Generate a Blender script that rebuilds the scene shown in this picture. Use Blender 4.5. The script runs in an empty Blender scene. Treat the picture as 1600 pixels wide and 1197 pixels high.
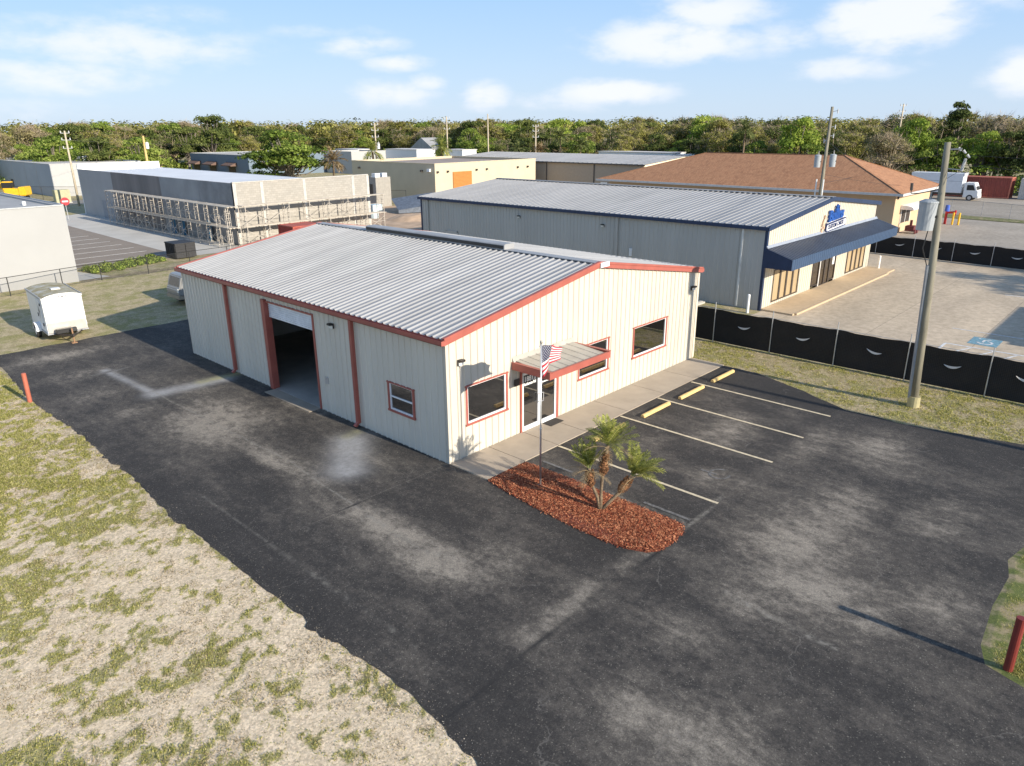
import bpy, math, random
import numpy as np
from mathutils import Vector, Matrix
random.seed(7); rng = np.random.default_rng(7)
S = bpy.context.scene
R = math.radians

# ------------------------------------------------------------------ camera, world, sun, exposure
cam = bpy.data.cameras.new("camera"); camo = bpy.data.objects.new("camera", cam); S.collection.objects.link(camo)
yaw, pit, rol = R(43.037), R(-19.467), R(-0.388)
F_ = Vector((math.cos(pit)*math.cos(yaw), math.cos(pit)*math.sin(yaw), math.sin(pit)))
r0 = Vector((math.sin(yaw), -math.cos(yaw), 0)); u0 = r0.cross(F_)
rr = math.cos(rol)*r0 + math.sin(rol)*u0; uu = -math.sin(rol)*r0 + math.cos(rol)*u0
M = Matrix.Identity(4)
for i in range(3):
    M[i][0] = rr[i]; M[i][1] = uu[i]; M[i][2] = -F_[i]
M[0][3], M[1][3], M[2][3] = -14.026, -15.856, 10.208
camo.matrix_world = M
cam.sensor_width = 36; cam.lens = 36*1131.87/1600; cam.clip_end = 3000; cam.clip_start = 0.1
S.camera = camo

SUN_EL = R(21.5); SUN_DIR = Vector((0.055, -1.0, 0)).normalized()      # horizontal direction towards the sun
w = bpy.data.worlds.new("World"); S.world = w; w.use_nodes = True
wt = w.node_tree; wn = wt.nodes; wl = wt.links; wn.clear()
wout = wn.new("ShaderNodeOutputWorld"); bg = wn.new("ShaderNodeBackground")
sky = wn.new("ShaderNodeTexSky"); sky.sky_type = 'NISHITA'; sky.sun_disc = False
sky.sun_elevation = SUN_EL; sky.sun_rotation = math.atan2(SUN_DIR.x, SUN_DIR.y)
sky.air_density = 1.0; sky.dust_density = 0.6; sky.ozone_density = 1.6
SKY_STR = 0.13
def wmath(op, a, b=None, clamp=False):
    n = wn.new("ShaderNodeMath"); n.operation = op; n.use_clamp = clamp
    for i, x in enumerate((a, b)):
        if x is None: continue
        if isinstance(x, (int, float)): n.inputs[i].default_value = x
        else: wl.new(x, n.inputs[i])
    return n.outputs[0]
tc = wn.new("ShaderNodeTexCoord"); sep = wn.new("ShaderNodeSeparateXYZ"); wl.new(tc.outputs["Generated"], sep.inputs[0])
azim = wmath('ARCTAN2', sep.outputs[1], sep.outputs[0]); elev = wmath('ARCSINE', sep.outputs[2])
comb = wn.new("ShaderNodeCombineXYZ"); wl.new(azim, comb.inputs[0]); wl.new(wmath('MULTIPLY', elev, 2.2), comb.inputs[1])
n1 = wn.new("ShaderNodeTexNoise"); n1.inputs["Scale"].default_value = 19; n1.inputs["Detail"].default_value = 7; n1.inputs["Roughness"].default_value = 0.55
wl.new(comb.outputs[0], n1.inputs["Vector"])
# cloud banks: azimuth, elevation (degrees above the horizon), half widths, weight
banks = [(31.5, 5.6, 7.0, 1.7, 1.0), (29, 7.3, 5.0, 1.6, .9), (17.5, 6.4, 5.0, 2.3, 1.15), (20, 3.6, 4.6, 1.0, .75), (12, 7.3, 4.5, 1.0, .6), (35.5, 2.4, 4.8, 1.1, 1.0), (39, 1.7, 5, .8, .6), (9.5, 2.9, 2.8, 1.5, 1.0), (24, 5.6, 3, 1.2, .7),
         (69, 5.2, 9.0, 1.8, .8), (73, 3.2, 6.5, 1.2, .8), (66, 6.8, 5.0, 1.0, .5), (78, 1.2, 8, 1.0, .5), (53.5, 5.4, 3.6, .8, .8), (51, 4.4, 2.6, .7, .9), (51.5, 2.3, 4.0, 1.1, .8), (49, 3.1, 1.6, .8, .8), (45, 2.1, 2.2, 1.2, .9), (56, 6.3, 5, .6, .45),
         (85, 6, 8, 3, .8), (-8, 7, 9, 3, .9), (110, 12, 14, 5, .8), (-30, 14, 14, 5, .9), (60, 24, 18, 6, .6), (10, 26, 18, 6, .7), (150, 15, 20, 6, .8), (200, 12, 20, 6, .8), (270, 14, 20, 6, .8)]
acc = None
for a, e, wa, we, k in banks:
    dx = wmath('DIVIDE', wmath('SUBTRACT', azim, R((a+180) % 360-180)), R(wa)); dy = wmath('DIVIDE', wmath('SUBTRACT', elev, R(e)), R(we))
    d2 = wmath('ADD', wmath('MULTIPLY', dx, dx), wmath('MULTIPLY', dy, dy))
    v = wmath('MULTIPLY', wmath('SUBTRACT', 1.0, wmath('MULTIPLY', d2, 0.62), True), k)
    acc = v if acc is None else wmath('MAXIMUM', acc, v)
nz = wmath('MULTIPLY', wmath('SUBTRACT', n1.outputs[0], 0.5), 1.9)
m = wmath('ADD', acc, nz)
mr = wn.new("ShaderNodeMapRange"); mr.interpolation_type = 'SMOOTHSTEP'; mr.inputs[1].default_value = 0.12; mr.inputs[2].default_value = 1.0
wl.new(m, mr.inputs[0]); cmask = wmath('MULTIPLY', mr.outputs[0], wmath('MULTIPLY', acc, 1.15, True), True)
cmask = wmath('MULTIPLY', cmask, 0.86)
ccol = wn.new("ShaderNodeRGB"); ccol.outputs[0].default_value = (5.6, 5.7, 6.05, 1)
# thin high veil whitening towards the horizon
mixc = wn.new("ShaderNodeMix"); mixc.data_type = 'RGBA'; wl.new(cmask, mixc.inputs[0]); wl.new(ccol.outputs[0], mixc.inputs[7])
hv = wn.new("ShaderNodeMapRange"); hv.inputs[1].default_value = 0.15; hv.inputs[2].default_value = 0.75; hv.inputs[3].default_value = 0.85; hv.inputs[4].default_value = 0.12
wl.new(elev, hv.inputs[0])
vr = wn.new("ShaderNodeValToRGB"); ve = wmath('MULTIPLY', elev, 4.5, True); wl.new(ve, vr.inputs[0])
vr.color_ramp.elements[0].color = (.60, .74, .92, 1); vr.color_ramp.elements[1].color = (.31, .57, .93, 1)
vs3 = wn.new("ShaderNodeVectorMath"); vs3.operation = 'SCALE'; vs3.inputs[3].default_value = 6.0; wl.new(vr.outputs[0], vs3.inputs[0])
veil = wn.new("ShaderNodeMix"); veil.data_type = 'RGBA'; wl.new(hv.outputs[0], veil.inputs[0]); wl.new(vs3.outputs[0], veil.inputs[7])
gm = wn.new("ShaderNodeMix"); gm.data_type = 'RGBA'; gm.blend_type = 'MULTIPLY'; gm.inputs[0].default_value = 1; gm.inputs[7].default_value = (0.85, 0.92, 1.08, 1)
wl.new(sky.outputs[0], gm.inputs[6]); wl.new(gm.outputs[2], veil.inputs[6]); wl.new(veil.outputs[2], mixc.inputs[6])
wl.new(mixc.outputs[2], bg.inputs[0]); bg.inputs[1].default_value = SKY_STR; wl.new(bg.outputs[0], wout.inputs[0])

sl = bpy.data.lights.new("sun", 'SUN'); sl.energy = 5.0; sl.angle = R(0.55); sl.color = (1.0, 0.905, 0.77)
so = bpy.data.objects.new("sun", sl); S.collection.objects.link(so)
sd = Vector((SUN_DIR.x*math.cos(SUN_EL), SUN_DIR.y*math.cos(SUN_EL), math.sin(SUN_EL)))
so.rotation_euler = (sd).to_track_quat('Z', 'Y').to_euler(); so.location = (0, -60, 60)
S.view_settings.view_transform = 'Standard'; S.view_settings.look = 'None'; S.view_settings.gamma = 1
S.view_settings.exposure = 0.46
S.cycles.max_bounces = 6; S.cycles.transparent_max_bounces = 8

# ------------------------------------------------------------------ materials
MATS = {}
def mat(name, col, rough=0.7, metal=0.0, var=0.12, vscale=3.0, bump=0.0, bscale=40.0, streak=False, spec=0.5, col2=None, stretch=None, detail=6, ior=None, trans=0.0):
    if name in MATS: return MATS[name]
    m = bpy.data.materials.new(name); m.use_nodes = True; nt = m.node_tree; n = nt.nodes; l = nt.links
    b = n["Principled BSDF"]; b.inputs["Roughness"].default_value = rough; b.inputs["Metallic"].default_value = metal
    b.inputs["Specular IOR Level"].default_value = spec
    if ior: b.inputs["IOR"].default_value = ior
    t = n.new("ShaderNodeTexCoord"); mp = n.new("ShaderNodeMapping"); l.new(t.outputs["Object"], mp.inputs[0])
    mp.inputs["Scale"].default_value = stretch or ((1, 1, 0.15) if streak else (1, 1, 1))
    ns = n.new("ShaderNodeTexNoise"); ns.inputs["Scale"].default_value = vscale; ns.inputs["Detail"].default_value = detail; ns.inputs["Roughness"].default_value = 0.6
    l.new(mp.outputs[0], ns.inputs["Vector"])
    rp = n.new("ShaderNodeValToRGB"); l.new(ns.outputs[0], rp.inputs[0])
    c1 = tuple(c*(1-var) for c in col)+(1,); c2 = tuple(min(1, c*(1+var)) for c in (col2 or col))+(1,)
    rp.color_ramp.elements[0].position = 0.32; rp.color_ramp.elements[1].position = 0.68
    rp.color_ramp.elements[0].color = c1; rp.color_ramp.elements[1].color = c2
    l.new(rp.outputs[0], b.inputs["Base Color"])
    if bump:
        nb = n.new("ShaderNodeTexNoise"); nb.inputs["Scale"].default_value = bscale; nb.inputs["Detail"].default_value = 4
        l.new(t.outputs["Object"], nb.inputs["Vector"])
        bp = n.new("ShaderNodeBump"); bp.inputs["Strength"].default_value = bump; bp.inputs["Distance"].default_value = 0.02
        l.new(nb.outputs[0], bp.inputs["Height"]); l.new(bp.outputs[0], b.inputs["Normal"])
    MATS[name] = m
    return m
def leafmat(name, ca, cb, cc, trans=0.25):
    m = bpy.data.materials.new(name); m.use_nodes = True; nt = m.node_tree; n = nt.nodes; l = nt.links
    b = n["Principled BSDF"]; b.inputs["Roughness"].default_value = 0.75; b.inputs["Specular IOR Level"].default_value = 0.2
    at = n.new("ShaderNodeAttribute"); at.attribute_name = "rnd"
    oi = n.new("ShaderNodeObjectInfo")
    ad = n.new("ShaderNodeMath"); ad.operation = 'MULTIPLY_ADD'; l.new(oi.outputs["Random"], ad.inputs[0]); ad.inputs[1].default_value = 0.34; 
    s2 = n.new("ShaderNodeMath"); s2.operation = 'SUBTRACT'; l.new(at.outputs["Fac"], s2.inputs[0]); s2.inputs[1].default_value = 0.17; l.new(s2.outputs[0], ad.inputs[2])
    rp = n.new("ShaderNodeValToRGB"); l.new(ad.outputs[0], rp.inputs[0])
    e = rp.color_ramp.elements; e[0].position = 0.1; e[0].color = ca+(1,); e[1].position = 0.9; e[1].color = cc+(1,)
    e2 = rp.color_ramp.elements.new(0.5); e2.color = cb+(1,)
    l.new(rp.outputs[0], b.inputs["Base Color"])
    tr = n.new("ShaderNodeBsdfTranslucent"); l.new(rp.outputs[0], tr.inputs[0])
    mx = n.new("ShaderNodeMixShader"); mx.inputs[0].default_value = trans; l.new(b.outputs[0], mx.inputs[1]); l.new(tr.outputs[0], mx.inputs[2])
    l.new(mx.outputs[0], n["Material Output"].inputs[0])
    MATS[name] = m; return m

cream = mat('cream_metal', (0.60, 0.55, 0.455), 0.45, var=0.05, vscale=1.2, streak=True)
creamL = mat('cream_metal_shaded', (0.67, 0.625, 0.53), 0.45, var=0.05, vscale=1.2, streak=True)  # same cream sheet in a lighter copy for the walls in shade
redtrim = mat('red_trim', (0.37, 0.105, 0.078), 0.5, var=0.12, vscale=2)
galv = mat('galvalume_roof', (0.335, 0.335, 0.33), 0.5, metal=0.0, var=0.14, vscale=0.7, stretch=(0.25, 1.6, 1))
galv2 = mat('galvalume_roof_aged', (0.32, 0.315, 0.305), 0.5, metal=0.0, var=0.12, vscale=0.5, stretch=(0.3, 1.5, 1))
white = mat('white_paint', (0.82, 0.82, 0.80), 0.4, var=0.04)
whiteframe = mat('white_aluminium', (0.83, 0.83, 0.82), 0.35, var=0.03)
bluetrim = mat('navy_trim', (0.022, 0.04, 0.09), 0.45, var=0.15)
navy = mat('navy_awning', (0.05, 0.062, 0.088), 0.4, var=0.15, vscale=0.8)
greywall = mat('grey_metal_siding', (0.50, 0.485, 0.445), 0.5, var=0.06, vscale=0.8, streak=True)
concrete = mat('concrete', (0.40, 0.335, 0.255), 0.85, var=0.10, vscale=1.1, bump=0.15)
concrete2 = mat('concrete_lot', (0.58, 0.475, 0.345), 0.9, var=0.14, vscale=0.35, bump=0.1, stretch=(0.35, 1.2, 1))
def add_joints(m_, w_, h_, dark, ms):
    nt = m_.node_tree; n = nt.nodes; l = nt.links; b = n["Principled BSDF"]; src = b.inputs["Base Color"].links[0].from_socket
    t = n.new("ShaderNodeTexCoord"); bk = n.new("ShaderNodeTexBrick"); bk.offset = 0; l.new(t.outputs["Object"], bk.inputs["Vector"]); bk.inputs["Scale"].default_value = 1; bk.inputs["Brick Width"].default_value = w_; bk.inputs["Row Height"].default_value = h_
    bk.inputs["Mortar Size"].default_value = ms; bk.inputs["Color1"].default_value = (1, 1, 1, 1); bk.inputs["Color2"].default_value = (.93, .93, .92, 1); bk.inputs["Mortar"].default_value = (dark, dark, dark, 1)
    n2 = n.new("ShaderNodeTexNoise"); n2.inputs["Scale"].default_value = 2.6; n2.inputs["Detail"].default_value = 8; n2.inputs["Roughness"].default_value = .75; l.new(t.outputs["Object"], n2.inputs["Vector"])
    rp = n.new("ShaderNodeValToRGB"); l.new(n2.outputs[0], rp.inputs[0]); rp.color_ramp.elements[0].position = .33; rp.color_ramp.elements[0].color = (.72, .70, .67, 1); rp.color_ramp.elements[1].position = .6; rp.color_ramp.elements[1].color = (1.03, 1.03, 1.02, 1)
    a_, b_ = n.new("ShaderNodeMix"), n.new("ShaderNodeMix")
    for q in (a_, b_): q.data_type = 'RGBA'; q.blend_type = 'MULTIPLY'; q.inputs[0].default_value = 1
    l.new(src, a_.inputs[6]); l.new(bk.outputs[0], a_.inputs[7]); l.new(a_.outputs[2], b_.inputs[6]); l.new(rp.outputs[0], b_.inputs[7]); l.new(b_.outputs[2], b.inputs["Base Color"])
add_joints(concrete2, 4.6, 4.6, .66, .02)
concrete3 = mat('pale_concrete', (0.52, 0.50, 0.45), 0.9, var=0.12, vscale=0.3)
floorm = mat('shop_floor', (0.46, 0.42, 0.36), 0.6, var=0.15, vscale=1.0)
black = mat('black_plastic', (0.02, 0.02, 0.02), 0.5)
bronze = mat('dark_bronze', (0.05, 0.04, 0.035), 0.45)
rubber = mat('rubber', (0.025, 0.025, 0.025), 0.8)
steel = mat('galvanised_steel', (0.55, 0.56, 0.57), 0.4, metal=0.6, var=0.1)
yellowp = mat('yellow_paint', (0.72, 0.50, 0.20), 0.7, var=0.18, vscale=8)
stripep = mat('faded_line_paint', (0.66, 0.56, 0.38), 0.8, var=0.22, vscale=9)
cmu = mat('concrete_block', (0.66, 0.60, 0.50), 0.9, var=0.10, vscale=0.6, bump=0.1)
wood = mat('weathered_pole_wood', (0.235, 0.215, 0.16), 0.9, var=0.25, vscale=6, streak=True)
glass = mat('dark_reflective_glass', (0.012, 0.011, 0.010), 0.03, var=0.1, ior=3.4)
blueglass = mat('bronze_glass', (0.03, 0.022, 0.015), 0.08, var=0.1, ior=1.9)

# ------------------------------------------------------------------ mesh helpers
ORG = {}
class MB:
    def __init__(s): s.v = []; s.f = []; s.m = []; s.cur = 0
    def add(s, vs, fs):
        k = len(s.v); s.v += [tuple(p) for p in vs]; s.f += [tuple(i+k for i in f) for f in fs]; s.m += [s.cur]*len(fs); return s
    def box(s, x0, x1, y0, y1, z0, z1):
        return s.add([(x0,y0,z0),(x1,y0,z0),(x1,y1,z0),(x0,y1,z0),(x0,y0,z1),(x1,y0,z1),(x1,y1,z1),(x0,y1,z1)],
                     [(3,2,1,0),(4,5,6,7),(0,1,5,4),(1,2,6,5),(2,3,7,6),(3,0,4,7)])
    def obox(s, c, d, ux=(1,0,0), uz=(0,0,1)):
        ux = Vector(ux).normalized(); uz = Vector(uz).normalized(); uy = uz.cross(ux).normalized(); uz = ux.cross(uy)
        c = Vector(c); P = []
        for z in (-1, 1):
            for a, b in ((-1,-1),(1,-1),(1,1),(-1,1)): P.append(c+ux*(a*d[0]/2)+uy*(b*d[1]/2)+uz*(z*d[2]/2))
        return s.add(P, [(3,2,1,0),(4,5,6,7),(0,1,5,4),(1,2,6,5),(2,3,7,6),(3,0,4,7)])
    def beam(s, p0, p1, wd, ht):
        p0 = Vector(p0); p1 = Vector(p1); d = p1-p0
        up = (0,0,1) if abs(d.normalized().z) < .95 else (1,0,0)
        uy = Vector(up).cross(d).normalized(); uz = d.normalized().cross(uy)
        return s.obox((p0+p1)/2, (d.length, wd, ht), d, uz)
    def tube(s, p0, p1, r0, r1=None, n=8, caps=True):
        p0 = Vector(p0); p1 = Vector(p1); r1 = r0 if r1 is None else r1
        d = (p1-p0).normalized(); a = d.orthogonal().normalized(); b = d.cross(a); P = []
        for p, r in ((p0, r0), (p1, r1)):
            for i in range(n):
                t = 2*math.pi*i/n; P.append(p+a*(r*math.cos(t))+b*(r*math.sin(t)))
        fs = [(i, (i+1) % n, n+(i+1) % n, n+i) for i in range(n)]
        if caps: fs += [tuple(range(n-1,-1,-1)), tuple(range(n, 2*n))]
        return s.add(P, fs)
    def path(s, pts, rs, n=8):
        pts = [Vector(p) for p in pts]; P = []; m = len(pts)
        if not hasattr(rs, '__len__'): rs = [rs]*m
        a = None
        for i, p in enumerate(pts):
            d = (pts[min(i+1, m-1)]-pts[max(i-1, 0)]).normalized()
            a = d.orthogonal().normalized() if a is None else (a-d*a.dot(d)).normalized()
            b = d.cross(a)
            for j in range(n):
                t = 2*math.pi*j/n; P.append(p+a*(rs[i]*math.cos(t))+b*(rs[i]*math.sin(t)))
        fs = [(i*n+j, i*n+(j+1) % n, (i+1)*n+(j+1) % n, (i+1)*n+j) for i in range(m-1) for j in range(n)]
        fs += [tuple(range(n-1,-1,-1)), tuple(range((m-1)*n, m*n))]
        return s.add(P, fs)
    def prism(s, prof, axis, a, b):
        """profile [(u,v)...] extruded along axis from a to b; axis x: (u,v)=(y,z); y: (x,z); z: (x,y)"""
        n = len(prof)
        def P(u, v, t): return {'x': (t,u,v), 'y': (u,t,v), 'z': (u,v,t)}[axis]
        vs = [P(u, v, a) for u, v in prof]+[P(u, v, b) for u, v in prof]
        return s.add(vs, [tuple(range(n-1,-1,-1)), tuple(range(n, 2*n))]+[(i, (i+1) % n, n+(i+1) % n, n+i) for i in range(n)])
    def quad(s, a, b, c, d): return s.add([a,b,c,d], [(0,1,2,3)])
    def build(s, name, mats, parent=None, smooth=False, bevel=0, flip=True):
        me = bpy.data.meshes.new(name); org = ORG.get(parent.name, Vector((0,0,0))) if parent else Vector((0,0,0))
        me.from_pydata([(p[0]-org[0], p[1]-org[1], p[2]-org[2]) for p in s.v], [], s.f)
        if not isinstance(mats, (list, tuple)): mats = [mats]
        for m_ in mats: me.materials.append(m_)
        if len(mats) > 1: me.polygons.foreach_set('material_index', s.m)
        if smooth: me.polygons.foreach_set('use_smooth', [True]*len(me.polygons))
        if flip and len(s.f) < 3000:
            import bmesh
            bm = bmesh.new(); bm.from_mesh(me); bmesh.ops.recalc_face_normals(bm, faces=bm.faces)
            if bevel: bmesh.ops.bevel(bm, geom=[e for e in bm.edges if len(e.link_faces) == 2 and e.calc_face_angle(0) > 0.6], offset=bevel, segments=2, affect='EDGES', clamp_overlap=True)
            bm.to_mesh(me); bm.free()
        me.update()
        o = bpy.data.objects.new(name, me); S.collection.objects.link(o)
        if parent: o.parent = parent; ORG[o.name] = org
        return o
def tag(o, label=None, cat=None, group=None, kind=None):
    if label: o['label'] = label
    if cat: o['category'] = cat
    if group: o['group'] = group
    if kind: o['kind'] = kind
    return o
def thing(name, label, cat, loc=(0,0,0), group=None):
    o = bpy.data.objects.new(name, None); S.collection.objects.link(o); o.location = loc; o.empty_display_size = .3
    ORG[o.name] = Vector(loc); return tag(o, label, cat, group)
def copy_tree(o, loc, rz=0, scale=None, label=None):
    c = o.copy(); S.collection.objects.link(c); c.location = loc; c.rotation_euler = (0,0,rz)
    if scale: c.scale = scale
    if label: c['label'] = label
    for ch in o.children:
        d = ch.copy(); S.collection.objects.link(d); d.parent = c
        for g in ch.children:
            e = g.copy(); S.collection.objects.link(e); e.parent = d
    return c
def textmesh(txt, size, mtl, origin, ux, uz, name, parent, depth=0.012, shear=0.0, extrude=True, bold=0.0, squeeze=1.0):
    cu = bpy.data.curves.new(name, 'FONT'); cu.body = txt; cu.size = size; cu.extrude = depth/2; cu.shear = shear; cu.offset = bold; cu.resolution_u = 3
    to = bpy.data.objects.new(name, cu); S.collection.objects.link(to)
    dg = bpy.context.evaluated_depsgraph_get(); me = bpy.data.meshes.new_from_object(to.evaluated_get(dg))
    bpy.data.objects.remove(to)
    ux = Vector(ux).normalized(); uz = Vector(uz).normalized(); n = ux.cross(uz)
    org = ORG.get(parent.name, Vector((0,0,0))); o0 = Vector(origin)-org
    for v in me.vertices: v.co = o0+ux*v.co.x*squeeze+uz*v.co.y+n*v.co.z
    me.materials.clear(); me.materials.append(mtl)
    o = bpy.data.objects.new(name, me); S.collection.objects.link(o); o.parent = parent; ORG[o.name] = org
    return o

def value_noise(x, y, seed=0):
    x = np.asarray(x, float); y = np.asarray(y, float)
    xi = np.floor(x).astype(np.int64); yi = np.floor(y).astype(np.int64); fx = x-xi; fy = y-yi
    fx = fx*fx*(3-2*fx); fy = fy*fy*(3-2*fy)
    def h(a, b):
        n = (a*374761393+b*668265263+seed*974634777) & 0xffffffff
        n = ((n ^ (n >> 13))*1274126177) & 0xffffffff
        return ((n ^ (n >> 16)) & 0xffff)/65535.0
    return (h(xi,yi)*(1-fx)+h(xi+1,yi)*fx)*(1-fy)+(h(xi,yi+1)*(1-fx)+h(xi+1,yi+1)*fx)*fy
def fbm(x, y, f=1.0, o=5, seed=0, g=0.55):
    s = 0; a = 1; t = 0
    for i in range(o): s = s+a*value_noise(x*f+17.3*i, y*f-9.1*i, seed+i); t += a; a *= g; f *= 2.03
    return s/t
def sstep(a, b, x):
    t = np.clip((x-a)/(b-a), 0, 1); return t*t*(3-2*t)

def grid_mesh(name, X, Y, Z, attrs, mtl, kind='structure'):
    ny, nx = X.shape; co = np.stack([X, Y, Z], -1).reshape(-1, 3)
    i = np.arange(nx-1)[None, :]+np.arange(ny-1)[:, None]*nx
    q = np.stack([i, i+1, i+1+nx, i+nx], -1).reshape(-1)
    me = bpy.data.meshes.new(name); me.vertices.add(len(co)); me.vertices.foreach_set('co', co.ravel())
    me.loops.add(len(q)); me.loops.foreach_set('vertex_index', q)
    nf = len(q)//4; me.polygons.add(nf); me.polygons.foreach_set('loop_start', np.arange(nf)*4); me.polygons.foreach_set('loop_total', np.full(nf, 4))
    me.update(calc_edges=True); me.validate()
    for k, a in attrs.items():
        at = me.attributes.new(k, 'FLOAT', 'POINT'); at.data.foreach_set('value', a.ravel().astype(np.float32))
    me.materials.append(mtl)
    o = bpy.data.objects.new(name, me); S.collection.objects.link(o); tag(o, kind=kind); return o
def soup(name, verts, k, mtl, parent=None, rnd=None, kind=None, loc=None):
    """many separate k-gons from a (n,k,3) array, with a per-face random attribute"""
    n = len(verts); me = bpy.data.meshes.new(name); co = np.asarray(verts, np.float32).reshape(-1, 3)
    if parent is not None: co = co-np.array(ORG.get(parent.name, Vector((0,0,0))), np.float32)
    me.vertices.add(n*k); me.vertices.foreach_set('co', co.ravel())
    me.loops.add(n*k); me.loops.foreach_set('vertex_index', np.arange(n*k))
    me.polygons.add(n); me.polygons.foreach_set('loop_start', np.arange(n)*k); me.polygons.foreach_set('loop_total', np.full(n, k))
    me.update(calc_edges=True)
    at = me.attributes.new('rnd', 'FLOAT', 'FACE'); at.data.foreach_set('value', (rng.random(n) if rnd is None else rnd).astype(np.float32))
    me.materials.append(mtl); o = bpy.data.objects.new(name, me); S.collection.objects.link(o)
    if parent is not None: o.parent = parent
    if kind: tag(o, kind=kind)
    return o

# ------------------------------------------------------------------ ground
def nodes_of(name):
    m = bpy.data.materials.new(name); m.use_nodes = True; MATS[name] = m
    nt = m.node_tree; return m, nt, nt.nodes, nt.links
class NB:
    def __init__(s, name):
        s.m, s.nt, s.n, s.l = nodes_of(name); s.b = s.n["Principled BSDF"]; s.tc = s.n.new("ShaderNodeTexCoord").outputs["Object"]
    def noise(s, sc, det=5, rough=.55, vec=None, stretch=None):
        n = s.n.new("ShaderNodeTexNoise"); n.inputs["Scale"].default_value = sc; n.inputs["Detail"].default_value = det; n.inputs["Roughness"].default_value = rough
        v = vec or s.tc
        if stretch:
            mp = s.n.new("ShaderNodeMapping"); mp.inputs["Scale"].default_value = stretch; s.l.new(v, mp.inputs[0]); v = mp.outputs[0]
        s.l.new(v, n.inputs["Vector"]); return n.outputs[0]
    def attr(s, nm):
        n = s.n.new("ShaderNodeAttribute"); n.attribute_name = nm; return n.outputs["Fac"]
    def math(s, op, a, b=None, clamp=False):
        n = s.n.new("ShaderNodeMath"); n.operation = op; n.use_clamp = clamp
        for i, x in enumerate((a, b)):
            if x is None: continue
            if isinstance(x, (int, float)): n.inputs[i].default_value = x
            else: s.l.new(x, n.inputs[i])
        return n.outputs[0]
    def ramp(s, v, stops):
        n = s.n.new("ShaderNodeValToRGB"); s.l.new(v, n.inputs[0]); e = n.color_ramp.elements
        while len(e) < len(stops): e.new(0.5)
        for k, (p, c) in enumerate(stops): e[k].position = p; e[k].color = tuple(c)+(1,) if hasattr(c, '__len__') else (c,c,c,1)
        return n.outputs[0]
    def rng(s, v, a, b, c=0., d=1.):
        n = s.n.new("ShaderNodeMapRange"); n.inputs[1].default_value = a; n.inputs[2].default_value = b; n.inputs[3].default_value = c; n.inputs[4].default_value = d
        s.l.new(v, n.inputs[0]); return n.outputs[0]
    def mix(s, f, a, b, typ='MIX'):
        n = s.n.new("ShaderNodeMix"); n.data_type = 'RGBA'; n.blend_type = typ
        for i, x in ((0, f), (6, a), (7, b)):
            if hasattr(x, 'is_output') or isinstance(x, bpy.types.NodeSocket): s.l.new(x, n.inputs[i])
            elif i == 0: n.inputs[0].default_value = x
            else: n.inputs[i].default_value = tuple(x)+(1,)
        return n.outputs[2]
    def bump(s, h, st=.3, dist=.02):
        n = s.n.new("ShaderNodeBump"); n.inputs["Strength"].default_value = st; n.inputs["Distance"].default_value = dist
        s.l.new(h, n.inputs["Height"]); s.l.new(n.outputs[0], s.b.inputs["Normal"])
    def done(s, col, rough=.9):
        s.l.new(col, s.b.inputs["Base Color"])
        if isinstance(rough, (int, float)): s.b.inputs["Roughness"].default_value = rough
        else: s.l.new(rough, s.b.inputs["Roughness"])
        return s.m

def cover_fn(x, y):
    """how much grass covers the ground, 0..1 (python side: drives both the ground colour and the real blades)"""
    big = fbm(x, y, 0.30, 3, 11); mid = fbm(x*1.0, y*1.1, 1.5, 5, 23, .72); sm = fbm(x, y, 5.0, 3, 33, .7)
    c = (0.22*big+0.52*mid+0.46*sm)
    left = sstep(-6.9, -7.6, x)
    # thin sandy yard gets barer towards the near end, and along the asphalt
    bias = 0.02+0.06*sstep(0, 14, y)-0.035*sstep(4, -6, y)
    bias = bias+0.10*np.exp(-((x+13.5)/2.6)**2-((y-3.2)/2.6)**2)-0.05*np.exp(-((x+7.9)/.5)**2)
    right = (x > 8)*1.0
    back = sstep(19, 26, y)
    return np.clip(sstep(0.545, 0.70, c-.014+bias*left+0.030*right+0.10*back), 0, 1)
g = NB('ground')
cov = g.attr('cover'); fine = g.noise(14, 6, .68); fine2 = g.noise(45, 4, .7); big = g.noise(.35, 4, .6); mid = g.noise(2.2, 5, .65)
far_cov = g.rng(g.noise(.8, 8, .7), .40, .62)
near = g.attr('near')
covm = g.mix(near, far_cov, cov)
sand = g.ramp(g.math('ADD', g.math('MULTIPLY', fine, .6), g.math('MULTIPLY', fine2, .4)), [(.30, (.52, .39, .245)), (.5, (.76, .61, .42)), (.66, (.88, .75, .56))])
thatch = g.ramp(fine2, [(.3, (.19, .14, .07)), (.5, (.37, .285, .16)), (.72, (.55, .44, .27))])
grass = g.ramp(fine2, [(.3, (.13, .125, .035)), (.5, (.25, .24, .07)), (.72, (.40, .36, .14))])
thm = g.rng(g.math('ADD', g.math('ADD', g.math('MULTIPLY', mid, .35), g.math('MULTIPLY', g.noise(5, 6, .75), .4)), g.math('MULTIPLY', fine, .45)), .555, .635)
base = g.mix(g.math('MULTIPLY', thm, g.attr('thatch')), sand, thatch)
base = g.mix(g.math('MULTIPLY', g.math('SUBTRACT', 1.0, near), .62), base, g.ramp(fine, [(.3, (.22, .185, .085)), (.7, (.42, .36, .19))]))
edge = g.rng(g.math('ADD', covm, g.math('MULTIPLY', g.math('SUBTRACT', fine, .5), 1.8)), .35, .72)
col = g.mix(g.math('MULTIPLY', edge, .8), base, grass)
vs_ = g.n.new("ShaderNodeTexVoronoi"); vs_.inputs["Scale"].default_value = 24; g.l.new(g.tc, vs_.inputs["Vector"])
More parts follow.
